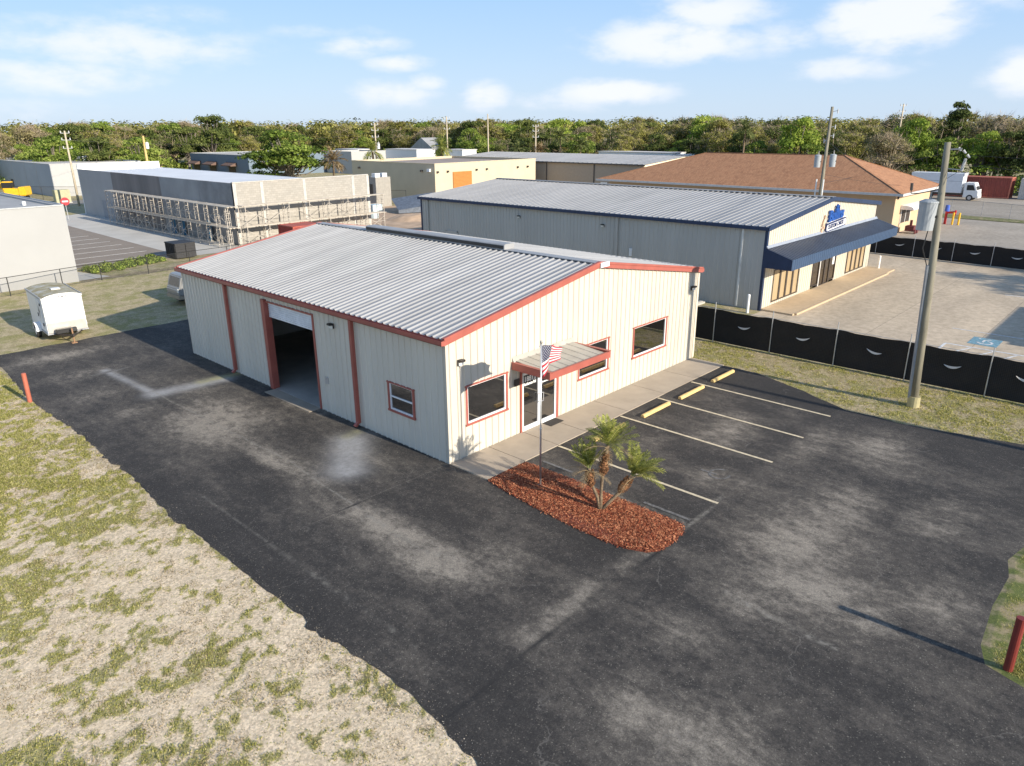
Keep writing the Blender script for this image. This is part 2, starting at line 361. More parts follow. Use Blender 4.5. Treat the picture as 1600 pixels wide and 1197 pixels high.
sc_ = g.n.new("ShaderNodeSeparateColor"); g.l.new(vs_.outputs["Color"], sc_.inputs[0]); gg = g.rng(sc_.outputs[0], 0, 1, .74, 1.26)
cg_ = g.n.new("ShaderNodeCombineColor"); [g.l.new(gg, cg_.inputs[k]) for k in range(3)]
col = g.mix(1.0, col, cg_.outputs[0], 'MULTIPLY')
soil = g.rng(g.math('ADD', g.attr('soil'), g.math('MULTIPLY', g.math('SUBTRACT', mid, .5), 1.2)), .4, .9)
col = g.mix(g.math('MULTIPLY', soil, .8), col, (.10, .065, .04))
g.bump(g.math('ADD', fine2, fine), .4, .02)
ground_mat = g.done(col, .95)
xs = np.concatenate([[-700, -300, -150, -80, -50, -36, -28], np.arange(-24, -6.4, .12), np.arange(-6, 20, .5), [22, 26, 32, 40, 55, 80, 120, 180, 260, 400, 700, 1200]])
ys = np.concatenate([[-500, -200, -100, -50, -32, -24], np.arange(-20, 30, .14), np.arange(31, 50, .6), [53, 60, 75, 100, 140, 200, 300, 500, 900, 1500]])
XX, YY = np.meshgrid(xs, ys)
cv = cover_fn(XX, YY); nearm = (sstep(-25, -22, XX)*sstep(0, -1, XX+6.5)*sstep(30, 28, YY)*sstep(-20, -18, YY))
th = np.full_like(XX, .75); th += .25*(XX > 8)+.2*sstep(17, 24, YY); th -= .45*sstep(12, 0, YY)*(XX < -6)
so_ = np.exp(-((XX+12.4)/.75)**2-((YY-4.2)/.6)**2)*.8+np.exp(-((XX+12.6)/.5)**2-((YY-3.0)/.45)**2)*.7
so_ += .75*np.exp(-((YY-41.8)/1.0)**2)*(XX > 2)*(XX < 10)
ground = grid_mesh('ground', XX, YY, np.zeros_like(XX)+.02*(fbm(XX, YY, 1.2, 3, 5)-.5)*nearm-.004, {'cover': cv, 'near': nearm, 'thatch': np.clip(th, 0, 1), 'soil': so_}, ground_mat)

# asphalt
a = NB('asphalt')
dust = a.attr('dust'); wash = a.attr('wash'); road = a.attr('road'); yel = a.attr('yellow')
blot = a.noise(.42, 6, .62, stretch=(1.3, .55, 1)); gr = a.noise(17, 5, .95); gr2 = a.noise(160, 2, .8); md = a.noise(5.5, 7, .8); st = a.noise(2.4, 7, .75, stretch=(1.25, .75, 1))
dd = a.math('ADD', a.math('ADD', a.math('MULTIPLY', a.math('MULTIPLY', dust, a.rng(st, .25, .75, .45, 1.35)), .9), a.math('MULTIPLY', a.math('SUBTRACT', blot, .45), 1.5)), a.math('MULTIPLY', a.math('SUBTRACT', md, .5), .9))
dd = a.math('ADD', dd, a.math('MULTIPLY', a.math('SUBTRACT', st, .5), 1.1))
dd = a.rng(dd, -.32, .92)
colr = a.ramp(dd, [(.0, (.025, .0225, .020)), (.28, (.040, .0355, .031)), (.55, (.100, .087, .071)), (1.0, (.30, .262, .208))])
spk = a.rng(gr, .56, .72); spk = a.math('MULTIPLY', spk, a.rng(dd, 0, .7, .5, 1.0))
colr = a.mix(spk, colr, (.27, .24, .20))
vg = a.n.new("ShaderNodeTexVoronoi"); vg.inputs["Scale"].default_value = 48; a.l.new(a.tc, vg.inputs["Vector"])
sepc = a.n.new("ShaderNodeSeparateColor"); a.l.new(vg.outputs["Color"], sepc.inputs[0])
grain = a.rng(a.math('MULTIPLY', sepc.outputs[0], a.rng(a.noise(9, 3, .7), .3, .7, .5, 1.3)), .0, 1.1, .75, 1.42)
cg = a.n.new("ShaderNodeCombineColor"); [a.l.new(grain, cg.inputs[k]) for k in range(3)]
colr = a.mix(1.0, colr, cg.outputs[0], 'MULTIPLY')
chip = a.math('MULTIPLY', a.rng(sepc.outputs[1], .975, .985), a.rng(dd, 0, .5, .35, .8)); colr = a.mix(chip, colr, (.26, .235, .19))
dk = a.rng(gr2, .50, .28); colr = a.mix(a.math('MULTIPLY', dk, .5), colr, (.018, .017, .016))
colr = a.mix(a.math('MULTIPLY', wash, a.rng(md, .3, .6, .6, 1.)), colr, (.34, .335, .325))
colr = a.mix(a.math('MULTIPLY', yel, a.rng(md, .35, .6, .3, 1.)), colr, (.34, .32, .14))
# cracks
vo = a.n.new("ShaderNodeTexVoronoi"); vo.feature = 'DISTANCE_TO_EDGE'; vo.inputs["Scale"].default_value = .33
wv = a.n.new("ShaderNodeVectorMath"); wv.operation = 'ADD'; a.l.new(a.tc, wv.inputs[0])
nv = a.n.new("ShaderNodeTexNoise"); nv.inputs["Scale"].default_value = 1.6; nv.inputs["Detail"].default_value = 6; a.l.new(a.tc, nv.inputs["Vector"])
sv = a.n.new("ShaderNodeVectorMath"); sv.operation = 'SCALE'; sv.inputs[3].default_value = .9; a.l.new(nv.outputs["Color"], sv.inputs[0]); a.l.new(sv.outputs[0], wv.inputs[1]); a.l.new(wv.outputs[0], vo.inputs["Vector"])
ck = a.math('MULTIPLY', a.rng(vo.outputs["Distance"], .006, .0015), a.rng(a.noise(.7, 3), .52, .62))
colr = a.mix(a.math('MULTIPLY', ck, .4), colr, (.22, .20, .17))
colr = a.mix(a.math('MULTIPLY', a.attr('crack'), a.rng(a.noise(7, 4, .7), .38, .6)), colr, (.26, .24, .20))
colr = a.mix(a.math('MULTIPLY', a.attr('seam'), a.rng(md, .3, .5, .3, 1.)), colr, (.012, .012, .012))
a.bump(a.math('ADD', gr, a.math('MULTIPLY', gr2, .6)), .55, .015)
asphalt_mat = a.done(colr, .88)
ya = np.concatenate([np.arange(-60, -22, 2.), np.arange(-22, 25.01, .11)]); t = np.linspace(0, 1, 190)
xl = np.interp(ya, [-60, -22, -9, -7, -5.3, -2.4, 3.7, 7.7, 12.4, 17, 23, 25], [-8, -7.9, -7.55, -7.27, -7.38, -7.43, -7.46, -7.21, -7.24, -7.36, -6.91, -6.5])
xl = xl+.16*(fbm(ya, ya*0, .7, 6, 41, .75)-.5)+.09*(value_noise(ya*4.3, ya*0, 9)-.5)
xl = xl-.13*(((ya > 7.3) & (ya < 9.0)) | ((ya > -4.6) & (ya < -3.6)) | ((ya > 2.7) & (ya < 3.5)))*value_noise(ya*5, ya*0, 3)
xr = np.interp(ya, [-60, -22, -18, -13.25, -11.06, -9.46, -7.63, -5.51, -3.14, -1.6, -1.4, 0, .1, 18.2, 18.4, 25], [60, 40, 15.5, 14.03, 13.51, 13.25, 13.31, 14.27, 15.21, 15.18, 15.0, 15.0, .3, .3, 7, 7])
xr = xr+.3*(fbm(ya, ya*0+5, 1.1, 5, 77)-.5)*(ya < -1.6)
PX = xl[:, None]+(xr-xl)[:, None]*t[None, :]; PY = np.repeat(ya[:, None], len(t), 1)
PY[-1] += .25*(fbm(PX[-1], PX[-1]*0, .9, 4, 51)-.5)
dust_ = np.zeros_like(PX); 
for x, y, sx_, sy_, k in [(-4.4,22.6,1.9,.8,.85),(-1.9,19.5,1.2,.8,.3),(-3.4,9.3,1.4,1.9,1.0),(-2.3,8.2,1.3,1.6,.5),(-3.75,-1.5,.5,1.7,1.0),(-4.0,-3.9,.75,1.3,.95),(-2.9,-4.8,1.0,1.0,.5),(-.4,8.2,.6,1.8,.5),(-3.6,4.3,.45,2.2,.85),
    (-3.2,-7.4,1.6,.35,.6),(-.9,-7.35,1.2,.3,.55),(3.0,-9.9,1.5,1.1,.75),(1.0,-11.1,1.0,1.2,.85),(8.3,-5.4,1.5,.9,.7),(4.7,-6.7,.9,.8,.6),(1.0,-12.5,.9,.8,.6),(-.4,-10.3,.7,1.0,.7),(-4.3,-11.6,1.0,1.1,.6),(-4.6,-10.2,.9,.7,.5),
    (10.8,-9.8,1.6,1.0,.7),(5.6,-10.2,1.8,.9,.65),(9.3,-8.0,1.6,.7,.5),(11.6,-6.3,1.2,.7,.35),(-2.4,-9.8,1.2,.8,.4),(2.2,-13.5,1.5,1,.5),(6.9,-12.4,1.6,1.0,.4),(-6.9,-6.3,.5,.8,.4),(-5.4,15.5,1.3,1.0,.45),(-5.2,12.3,1.4,.8,.45),
    (-5,18.8,1.8,.8,.5),(-2.2,13.2,.9,1.6,.35),(-1.4,3.2,.5,1.8,.3),(6,-3.9,.7,.5,.35)]:
    dust_ = np.maximum(dust_, k*np.exp(-((PX-x)/sx_)**2-((PY-y)/sy_)**2))+.12*k*np.exp(-((PX-x)/(2*sx_))**2-((PY-y)/(2*sy_))**2)
dust_ = dust_-.30*np.exp(-((PX-13.4)/1.6)**2)*(PY < 0)-.22*sstep(-5.5, -7, PX)*(PY < 6)-.16*sstep(-2.2, -1.8, PX)*sstep(-5, -6, PY)*sstep(-7.7, -7.3, PY)
wn1 = fbm(PX, PY, 1.4, 4, 61)-.5
def stroke(ax, ay, bx, by, w0):
    vx, vy = bx-ax, by-ay; L2 = vx*vx+vy*vy; u = np.clip(((PX-ax)*vx+(PY-ay)*vy)/L2, 0, 1)
    return np.exp(-(((PX-ax-u*vx)**2+(PY-ay-u*vy)**2)/(w0*w0)))
wash_ = 1.0*stroke(-3.7, 13.75, -.9, 13.5, .42)+1.0*stroke(-1.0, 3.9, -2.5, 2.1, .62)+.8*stroke(-3.9, 18.6, -3.7, 14.4, .19)
wash_ = np.clip(wash_*(1.05+1.0*wn1), 0, 1)
yel_ = np.clip(.8*stroke(-1.7, 13.8, -.2, 13.75, .28)+.5*stroke(-.9, 4.3, -.5, 4.4, .25), 0, 1)*(1+wn1)
crack_ = np.zeros_like(PX); jx = .10*(fbm(PY, PY*0, 1.3, 4, 91)-.5)
xc = np.interp(PY[:, 0], [-12, -11, -9.9, -8, -4, -3, 4, 13, 20], [-.55, -.5, -.3, -1.6, -3.65, -3.9, -3.36, -3.6, -3.75])[:, None]
crack_ = np.exp(-((PX-xc-jx)/.035)**2)*(PY < 19)*(PY > -4.3)*.9
xc2 = np.interp(PY[:, 0], [-12.5, -11.9, -10.9, -9.8], [-.5, -.52, -.5, -.3])[:, None]
crack_ += np.exp(-((PX-xc2-jx*2)/.045)**2)*(PY < -9.7)*(PY > -12.4)
crack_ += .8*np.exp(-((PY+7.55-.05*np.sin(PX*2))/.05)**2)*(PX > -.3)*(PX < 4)
crack_ += .5*np.exp(-((PX+6.35)/.03)**2)*(PY < 4)*(PY > -6)
crack_ += .8*np.exp(-((PX-1.86-jx*.5)/.07)**2)*(PY < -3.2)*(PY > -7.6)*(.3+value_noise(PX*3, PY*3, 8))
seam_ = np.exp(-((PY+7.72+.08*np.sin(PX*.7)+jx)/.045)**2)*(PX < 1.6)*.95
asph = grid_mesh('asphalt_pavement', PX, PY, np.full_like(PX, .012)+.012*(fbm(PX, PY, .3, 3, 71)-.5), {'dust': dust_, 'wash': wash_, 'yellow': np.clip(yel_, 0, 1), 'road': sstep(-7.6, -7.8, PY), 'crack': np.clip(crack_, 0, 1), 'seam': seam_}, asphalt_mat)
# other paved sheets
def sheet(name, pts, z, m_, kind='structure'):
    mb = MB(); mb.add([(x, y, z) for x, y in pts], [tuple(range(len(pts)))]); o = mb.build(name, m_, flip=False); tag(o, kind=kind)
    return o
sheet('concrete_lot', [(20.2, 1.6), (20.0, -60), (49.5, -60), (51.9, 3.9), (50.5, 24), (46, 60), (44.6, 60), (44.6, 1.6)], .008, concrete2)
brownlot = mat('far_asphalt_lot', (0.42, 0.37, 0.305), .9, var=.12, vscale=.25); add_joints(brownlot, 9, 9, .85, .02)
sheet('asphalt_lot_beyond_fence', [(52.0, 2.0), (50.6, -9), (48, -60), (83, -60), (81.8, -2.2), (82.4, 5.0), (84, 40), (53, 40)], .006, brownlot)
sheet('container_yard', [(86.0, 12), (84.8, -4), (83, -60), (160, -60), (150, 60), (90, 60)], .006, brownlot)
sheet('taupe_parking_lot', [(2.4, 47.6), (12.1, 46.6), (12.6, 76), (12.8, 110), (-40, 110), (-40, 62), (2.4, 62)], .008, mat('taupe_asphalt', (.27, .225, .18), .9, var=.08, vscale=.5))
sheet('concrete_apron', [(12.1, 46.4), (18.0, 46.0), (18.6, 90), (12.9, 88), (12.6, 76)], .012, concrete3)
sheet('concrete_path', [(2.45, 41.9), (4.6, 42.0), (3.3, 46.8), (2.45, 47.5)], .012, concrete3)
mb = MB()
for k in range(7): mb.box(4.2, 11.2, 49.2+k*2.9, 49.33+k*2.9, .009, .013)
tag(mb.build('parking_lot_lines', mat('pale_line_paint', (.62, .60, .55), .8, var=.15)), kind='structure')
sheet('dirt_yard', [(27, 36), (50, 36), (62, 58), (40, 74), (34, 52), (27, 47)], .006, mat('bare_dirt', (.46, .33, .22), .95, var=.25, vscale=.7, bump=.4, bscale=6))
sheet('road', [(-60, 104), (60, 104), (60, 111), (-60, 111)], .007, mat('road_asphalt', (.22, .21, .19), .9))
# grass kerb islands
mb = MB(); isl = [(.75, -15.9), (.95, -15.25), (1.1, -14.85), (1.7, -14.66), (3.3, -14.55), (4.8, -14.58), (5.6, -14.42), (6.6, -14.6), (12, -15.4), (13, -18), (11, -24), (2, -22), (.9, -18)]
mb.add([(x, y, .03) for x, y in isl]+[(x*1.0+(x-5)*.03, y+(y+18)*.05, 0.008) for x, y in isl], [tuple(range(len(isl)))]+[(i, len(isl)+i, len(isl)+(i+1) % len(isl), (i+1) % len(isl)) for i in range(len(isl))])
gi = NB('island_grass'); f1 = gi.noise(30, 5, .7); f2 = gi.noise(2, 5, .6)
island = mb.build('grass_island', gi.done(gi.mix(gi.rng(f2, .45, .62), gi.ramp(f1, [(.3, (.05, .075, .015)), (.7, (.19, .21, .05))]), gi.ramp(f1, [(.3, (.22, .17, .09)), (.7, (.42, .34, .2))])), .95)); tag(island, kind='structure')
mb = MB(); mb.add([(81.9, -2.2, .05), (84.9, -1.8, .05), (86.3, 6.2, .05), (82.5, 5.2, .05), (82.8, 30, .05), (86.5, 30, .05), (80, -40, .05), (83, -40, .05)], [(0,1,2,3), (3,2,5,4), (6,7,1,0)])
tag(mb.build('grass_strip', MATS['island_grass']), kind='structure')

# real grass: blades in the patches the ground colour marks, one object per yard
gm1 = leafmat('grass_blades', (.20, .20, .04), (.42, .42, .10), (.70, .62, .28), .45)
def blades(n, x0, x1, y0, y1, test, h0, h1, seed, wdt=.008):
    r = np.random.default_rng(seed); x = r.uniform(x0, x1, n); y = r.uniform(y0, y1, n)
    c = test(x, y); k = r.random(n) < c; x = x[k]; y = y[k]; c = c[k]; n = len(x)
    a_ = r.uniform(0, 2*np.pi, n); h = r.uniform(h0, h1, n)*(.5+.8*c); le = r.uniform(.3, 1.3, n)*h; la = r.uniform(0, 2*np.pi, n); wd = wdt*r.uniform(.6, 1.5, n)
    p0 = np.stack([x-np.cos(a_)*wd, y-np.sin(a_)*wd, np.zeros(n)], -1); p1 = np.stack([x+np.cos(a_)*wd, y+np.sin(a_)*wd, np.zeros(n)], -1)
    p2 = np.stack([x+np.cos(la)*le, y+np.sin(la)*le, h], -1)
    return np.stack([p0, p1, p2], 1)
lx = lambda x, y: (cover_fn(x, y)**1.2+.05)*(x < np.interp(y, ya, xl)-.03)
B1 = blades(420000, -20, -7.1, -12, 6, lx, .008, .034, 1, .009)
B2 = blades(220000, -14, -7.1, 6, 25, lx, .012, .042, 2, .012)
soup('grass', np.concatenate([B1, B2]), 3, gm1, kind='stuff')
dry = leafmat('dry_thatch', (.16, .12, .055), (.38, .30, .165), (.64, .53, .34), .2)
D1 = blades(420000, -20, -7.1, -12, 8, lambda x, y: np.clip(.06+3.4*(fbm(x, y, 2.0, 5, 88, .75)-.47), 0, .9)*(x < np.interp(y, ya, xl)+.04), .010, .028, 11, .007)
D2 = blades(90000, -14, -7.1, 8, 25, lambda x, y: np.clip(.3+1.6*(fbm(x, y, 1.1, 4, 88, .7)-.42), 0, .8)*(x < np.interp(y, ya, xl)+.04), .01, .03, 12, .01)
D3 = blades(70000, 13, 18.4, -16, 1, lambda x, y: .5*(x > np.interp(y, ya, xr)), .01, .03, 13, .011)
soup('dry_grass', np.concatenate([D1, D2, D3]), 3, dry, kind='stuff')
r = np.random.default_rng(31); N = 5200; yy = r.uniform(-12, 25, N); xx = np.interp(yy, ya, xl)+r.normal(-.10, .16, N)*(1+1.2*(fbm(yy, yy*0, .8, 3, 5) > .5)); sz = r.uniform(.004, .012, N)
an = r.uniform(0, 6.28, N); c0 = np.stack([xx, yy, np.full(N, .026)], -1); e1 = np.stack([np.cos(an)*sz, np.sin(an)*sz, r.normal(0, .3, N)*sz], -1); e2 = np.stack([-np.sin(an)*sz*.7, np.cos(an)*sz*.7, r.normal(0, .3, N)*sz], -1)
soup('gravel', np.stack([c0-e1-e2*.5, c0+e1*.3-e2, c0+e1+e2*.4, c0-e1*.2+e2], 1), 4, leafmat('gravel_bits', (.12, .10, .08), (.36, .31, .24), (.66, .58, .46), 0), kind='stuff')
rx = lambda x, y: cover_fn(x, y)*.8*(x > np.interp(y, ya, xr)+.05)
B3 = blades(110000, 13, 18.4, -16, 1, rx, .02, .06, 3, .012)
soup('verge_grass', B3, 3, gm1, kind='stuff')
B4 = blades(150000, .8, 9, -17, -14.4, lambda x, y: (y < np.interp(x, [.75, 1.1, 1.7, 5.6, 6.6, 12], [-15.9, -14.85, -14.66, -14.42, -14.6, -15.4])-.03)*.9*np.clip(fbm(x, y, 1.5, 4, 3)*2.6-.75, .1, 1), .02, .07, 4, .01)
soup('island_grass_blades', B4, 3, gm1, kind='stuff')

# ------------------------------------------------------------------ corrugated sheets
def intervals(z0, z1, holes):
    seg = [(z0, z1)]
    for a_, b_ in holes:
        ns_ = []
        for s0, s1 in seg:
            if b_ <= s0 or a_ >= s1: ns_.append((s0, s1)); continue
            if a_ > s0: ns_.append((s0, a_))
            if b_ < s1: ns_.append((b_, s1))
        seg = ns_
    return seg
def ribbed_wall(mb, org, ux, nrm, L, top, openings=(), zb=0.0, sp=.3048, rib=.034, rw=.05, rb=.085, minor=True):
    org = Vector(org); ux = Vector(ux); nrm = Vector(nrm)
    bp = []; u = sp/2
    while u < L-rb/2:
        bp += [(u-rb/2, 0), (u-rw/2, rib), (u+rw/2, rib), (u+rb/2, 0)]; u += sp
    bp = [(0, 0)]+bp+[(L, 0)]
    us = np.array([b[0] for b in bp]); ds = np.array([b[1] for b in bp])
    allu = sorted(set([round(float(x), 4) for x in us]+[round(x, 4) for o in openings for x in (o[0], o[1])]+[round(L*.5, 4)]))
    for i in range(len(allu)-1):
        ua, ub = allu[i], allu[i+1]; um = (ua+ub)/2; da, db = np.interp(ua, us, ds), np.interp(ub, us, ds)
        hs = [(o[2], o[3]) for o in openings if o[0] < um < o[1]]
        for za, zc in intervals(zb, 99, hs):
            ta = top(ua) if zc > 90 else zc; tb = top(ub) if zc > 90 else zc
            if za >= min(ta, tb): continue
            A = org+ux*ua+nrm*da; B = org+ux*ub+nrm*db
            mb.quad((A.x, A.y, za), (B.x, B.y, za), (B.x, B.y, tb), (A.x, A.y, ta))
def ribbed_roof(mb, org, uy, us_, L, W, sp=.3048, rib=.045, rw=.045, rb=.12):
    """ribs run along us_ (slope vector, length W), spaced along uy"""
    org = Vector(org); uy = Vector(uy).normalized(); us_ = Vector(us_).normalized(); n = us_.cross(uy); n = n if n.z > 0 else -n
    bp = [(0, 0)]; u = sp/2
    while u < L-rb/2: bp += [(u-rb/2, 0), (u-rw/2, rib), (u+rw/2, rib), (u+rb/2, 0)]; u += sp
    bp += [(L, 0)]
    for (ua, da), (ub, db) in zip(bp[:-1], bp[1:]):
        A = org+uy*ua+n*da; B = org+uy*ub+n*db
        mb.quad(A, B, B+us_*W, A+us_*W)

# ------------------------------------------------------------------ main building
W_, L_, H_, HR = 15.24, 18.2, 4.16, 5.40
mt = thing('metal_building', 'cream ribbed metal building with red trim and pale ribbed roof, centre of the lot', 'building', (0, 0, 0))
slope = lambda u: H_+(HR-H_)*(1-abs(u-W_/2)/(W_/2))
wins = [(.77, 2.69, 1.16, 2.43), (6.57, 8.50, 1.19, 2.42), (10.2, 12.76, 1.20, 2.44)]
door_o = (3.40, 5.32, 0.02, 2.22)
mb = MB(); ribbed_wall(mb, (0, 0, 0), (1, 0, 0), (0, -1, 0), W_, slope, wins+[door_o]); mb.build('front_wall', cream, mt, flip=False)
garage = (7.30, 10.62, 0.0, 3.70); swin = (1.61, 2.955, 1.17, 2.13)
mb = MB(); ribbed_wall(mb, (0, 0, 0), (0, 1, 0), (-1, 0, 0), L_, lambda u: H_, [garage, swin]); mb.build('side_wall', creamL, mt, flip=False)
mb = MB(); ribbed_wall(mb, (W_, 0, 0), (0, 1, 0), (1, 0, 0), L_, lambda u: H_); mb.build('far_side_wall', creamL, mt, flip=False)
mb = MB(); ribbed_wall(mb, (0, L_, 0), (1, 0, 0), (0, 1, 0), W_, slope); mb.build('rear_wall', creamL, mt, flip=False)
lin = mat('interior_liner', (.72, .69, .62), .8, var=.1, vscale=.7)
mb = MB(); mb.box(.15, W_-.15, L_-.25, L_-.15, .02, H_); mb.box(W_-.25, W_-.15, .2, L_-.26, .02, H_); mb.box(.15, W_-.26, 4.9, 5.0, .02, H_)
mb.build('interior_wall', lin, mt)
mb = MB(); mb.box(-.02, W_-.02, .02, L_-.02, -.05, .035); mb.build('floor', floorm, mt)
mb = MB(); oh = .16
sv_ = Vector((W_/2+oh, 0, (HR-H_)*(1+oh/(W_/2)))); ez = H_-(HR-H_)*oh/(W_/2)+.06
ribbed_roof(mb, (-oh, -.06, ez), (0, 1, 0), sv_, L_+.12, sv_.length)
ribbed_roof(mb, (W_+oh, -.06, ez), (0, 1, 0), Vector((-sv_.x, 0, sv_.z)), L_+.12, sv_.length)
mb.box(W_/2-.22, W_/2+.22, -.05, L_+.05, HR+.075, HR+.10)
roof = mb.build('roof', galv, mt, flip=False)
mb = MB(); mb.prism([(7.42, HR+.09), (7.42, HR+.27), (7.5, HR+.31), (7.95, HR+.31), (8.03, HR+.27), (8.03, HR+.09)], 'y', 4.55, 13.9)
mb.build('ridge_vent', galv, roof, bevel=.01)
mb = MB(); mb.box(7.405, 7.417, 4.6, 13.85, HR+.12, HR+.25); mb.build('vent_slot', black, roof)
# rake trim front/back, gutters
for yy0, yy1 in ((-.13, -.035), (L_+.035, L_+.13)):
    mb = MB()
    for sg in (0, 1):
        X0 = -oh if sg == 0 else W_+oh; e0 = ez-.02
        mb.prism([(X0, e0-.17), (W_/2, HR-.10), (W_/2, HR+.13), (X0, e0+.07)], 'y', yy0, yy1)
    mb.build('rake_trim', redtrim, mt)
mb = MB()
for yy0, yy1 in ((-.155, -.132),):
    mb.prism([(-oh, ez-.02), (W_/2, HR+.05), (W_/2, HR+.13), (-oh, ez+.06)], 'y', yy0, yy1); mb.prism([(W_+oh, ez-.02), (W_/2, HR+.05), (W_/2, HR+.13), (W_+oh, ez+.06)], 'y', yy0, yy1)
mb.build('rake_flashing', redtrim, mt)
for sg in (-1, 1):
    mb = MB(); xa = -oh-.11 if sg < 0 else W_+oh
    mb.box(xa, xa+.11, -.13, L_+.13, ez-.17, ez-.155); xo = xa if sg < 0 else xa+.10
    mb.box(xo, xo+.012, -.13, L_+.13, ez-.17, ez-.02); mb.box(xa, xa+.11, -.132, -.12, ez-.17, ez-.02); mb.box(xa, xa+.11, L_+.12, L_+.132, ez-.17, ez-.02)
    xi = xa+.095 if sg < 0 else xa; mb.box(xi, xi+.012, -.13, L_+.13, ez-.17, ez+.0); mb.build('gutter', redtrim, mt)
for yc in (4.74, 13.86):
    mb = MB(); mb.box(-.17, -.045, yc-.07, yc+.07, .16, ez-.171); mb.beam((-.11, yc, .2), (-.27, yc, .06), .13, .09)
    mb.build('downspout', redtrim, mt)
mb = MB(); mb.box(W_+.04, W_+.13, -.02, .1, .05, H_-.2); mb.build('corner_downspout', cream, mt)
for q in ((-.035, .05, -.035, .05), (-.035, .05, L_-.05, L_+.035), (W_-.05, W_+.035, -.035, .05)): mb = MB(); mb.box(*q, .03, ez-.1); mb.build('corner_trim', cream, mt)
# gable number plate
mb = MB(); mb.box(W_/2-.02, W_/2+.52, -.172, -.158, HR-.10, HR+.08); pl = mb.build('number_plate', white, mt)
textmesh('18812', .16, mat('grey_ink', (.35, .37, .38)), (W_/2+.06, -.174, HR-.06), (1,0,0), (0,0,1), 'lettering', pl, .004)
def window(parent, axis, u0_, u1_, z0, z1, split=None, glassm=glass, trim=redtrim, tw=.085, top=True, fm=whiteframe):
    """window on the y=0 (axis x) or x=0 (axis y) wall"""
    def B(mb, a0, a1, d0, d1, c0, c1):
        if axis == 'x': mb.box(a0, a1, d0, d1, c0, c1)
        else: mb.box(d0, d1, a0, a1, c0, c1)
    mb = MB()
    B(mb, u0_-.02, u0_+tw-.02, -.045, .06, z0, z1); B(mb, u1_-tw+.02, u1_+.02, -.045, .06, z0, z1)
    B(mb, u0_-.04, u1_+.04, -.06, .06, z0-.07, z0); B(mb, u0_-.04, u1_+.04, -.06, .06, z1, z1+.045)
    t_ = mb.build('window_trim', trim, parent)
    a0, a1 = u0_+tw-.02, u1_-tw+.02; f = .055; mb = MB()
    B(mb, a0, a0+f*.7, -.02, .05, z0, z1); B(mb, a1-f, a1, -.02, .05, z0, z1); B(mb, a0+f*.7, a1-f, -.02, .05, z0, z0+f); B(mb, a0+f*.7, a1-f, -.02, .05, z1-f*.6, z1)
    if split: B(mb, a0+f*.7, a1-f, -.015, .045, (z0+z1)/2-.025, (z0+z1)/2+.025)
    mb.build('frame', fm, t_)
    mb = MB(); B(mb, a0+f*.7, a1-f, .01, .02, z0+f, z1-f*.6); mb.build('pane', glassm, t_)
    mb = MB()
    for k in range(9):   # vertical blinds behind the pane
        pass
    return t_
for wd_ in wins: window(mt, 'x', *wd_)
window(mt, 'y', *swin, split=True)
# entrance door
x0, x1 = 3.40, 5.32
mb = MB(); mb.box(x0-.06, x0+.03, -.05, .06, .03, 2.25); mb.box(x1-.03, x1+.09, -.05, .06, .03, 2.25); mb.box(x0-.06, x1+.09, -.05, .06, 2.25, 2.31)
dt = mb.build('door_trim', redtrim, mt)
mb = MB()
xm = (x0+x1)/2
for a0, a1 in ((x0+.03, xm-.004), (xm+.004, x1-.03)):
    mb.box(a0, a0+.085, -.03, .03, .04, 2.2); mb.box(a1-.085, a1, -.03, .03, .04, 2.2); mb.box(a0+.085, a1-.085, -.03, .03, .04, .20); mb.box(a0+.085, a1-.085, -.03, .03, 2.12, 2.2)
df = mb.build('door_frame', whiteframe, mt)
for a0, a1 in ((x0+.115, xm-.089), (xm+.089, x1-.115)):
    mb = MB(); mb.box(a0, a1, -.004, .006, .20, 2.12); mb.build('door_pane', glass, df)
for sx_ in (-1, 1):
    mb = MB(); xx = xm+sx_*.05; mb.path([(xx, -.03, .95), (xx, -.09, .95), (xx+sx_*.10, -.09, .95), (xx+sx_*.10, -.09, 1.27), (xx, -.09, 1.27), (xx, -.03, 1.27)], .014, 6)
    mb.build('handle', steel, df)
ink = mat('white_vinyl', (.9, .9, .88), .6, var=.02)
textmesh('18812', .25, ink, (x0+.17, -.006, 1.86), (1,0,0), (0,0,1), 'street_number', df, .003, bold=.008)
textmesh('Anderson Rd', .14, ink, (x0+.14, -.006, 1.72), (1,0,0), (0,0,1), 'street_name', df, .003, bold=.006, squeeze=.85)
textmesh('Automotive', .10, ink, (xm+.14, -.006, 1.60), (1,0,0), (0,0,1), 'door_lettering', df, .003, bold=.003)
mb = MB(); mb.box(3.02, 3.26, -.07, -.045, 1.85, 2.10); mb.build('wall_plaque', bronze, mt)
# canopy
cx0, cx1, cy, cz = 2.90, 6.22, -1.72, 2.50
cf = mat('canopy_sheet', (.42, .39, .33), .5, var=.14, vscale=1.5)
mb = MB(); mb.box(cx0, cx0+.05, cy, -.03, cz, cz+.24); mb.box(cx1-.05, cx1, cy, -.03, cz, cz+.24); mb.box(cx0+.05, cx1-.05, cy, cy+.05, cz, cz+.22)
mb.box(cx0-.015, cx0+.12, cy-.015, -.03, cz+.24, cz+.262); mb.box(cx1-.12, cx1+.015, cy-.015, -.03, cz+.24, cz+.262); mb.box(cx0+.12, cx1-.12, cy-.015, cy+.06, cz+.22, cz+.235)
can = mb.build('canopy', redtrim, mt)
mb = MB(); ribbed_roof(mb, (cx0+.12, cy+.06, cz+.17), (1, 0, 0), (0, 1.5, .12), cx1-cx0-.24, 1.53, rib=.025, rw=.03, rb=.06, sp=.42); mb.build('canopy_sheet', cf, can, flip=False)
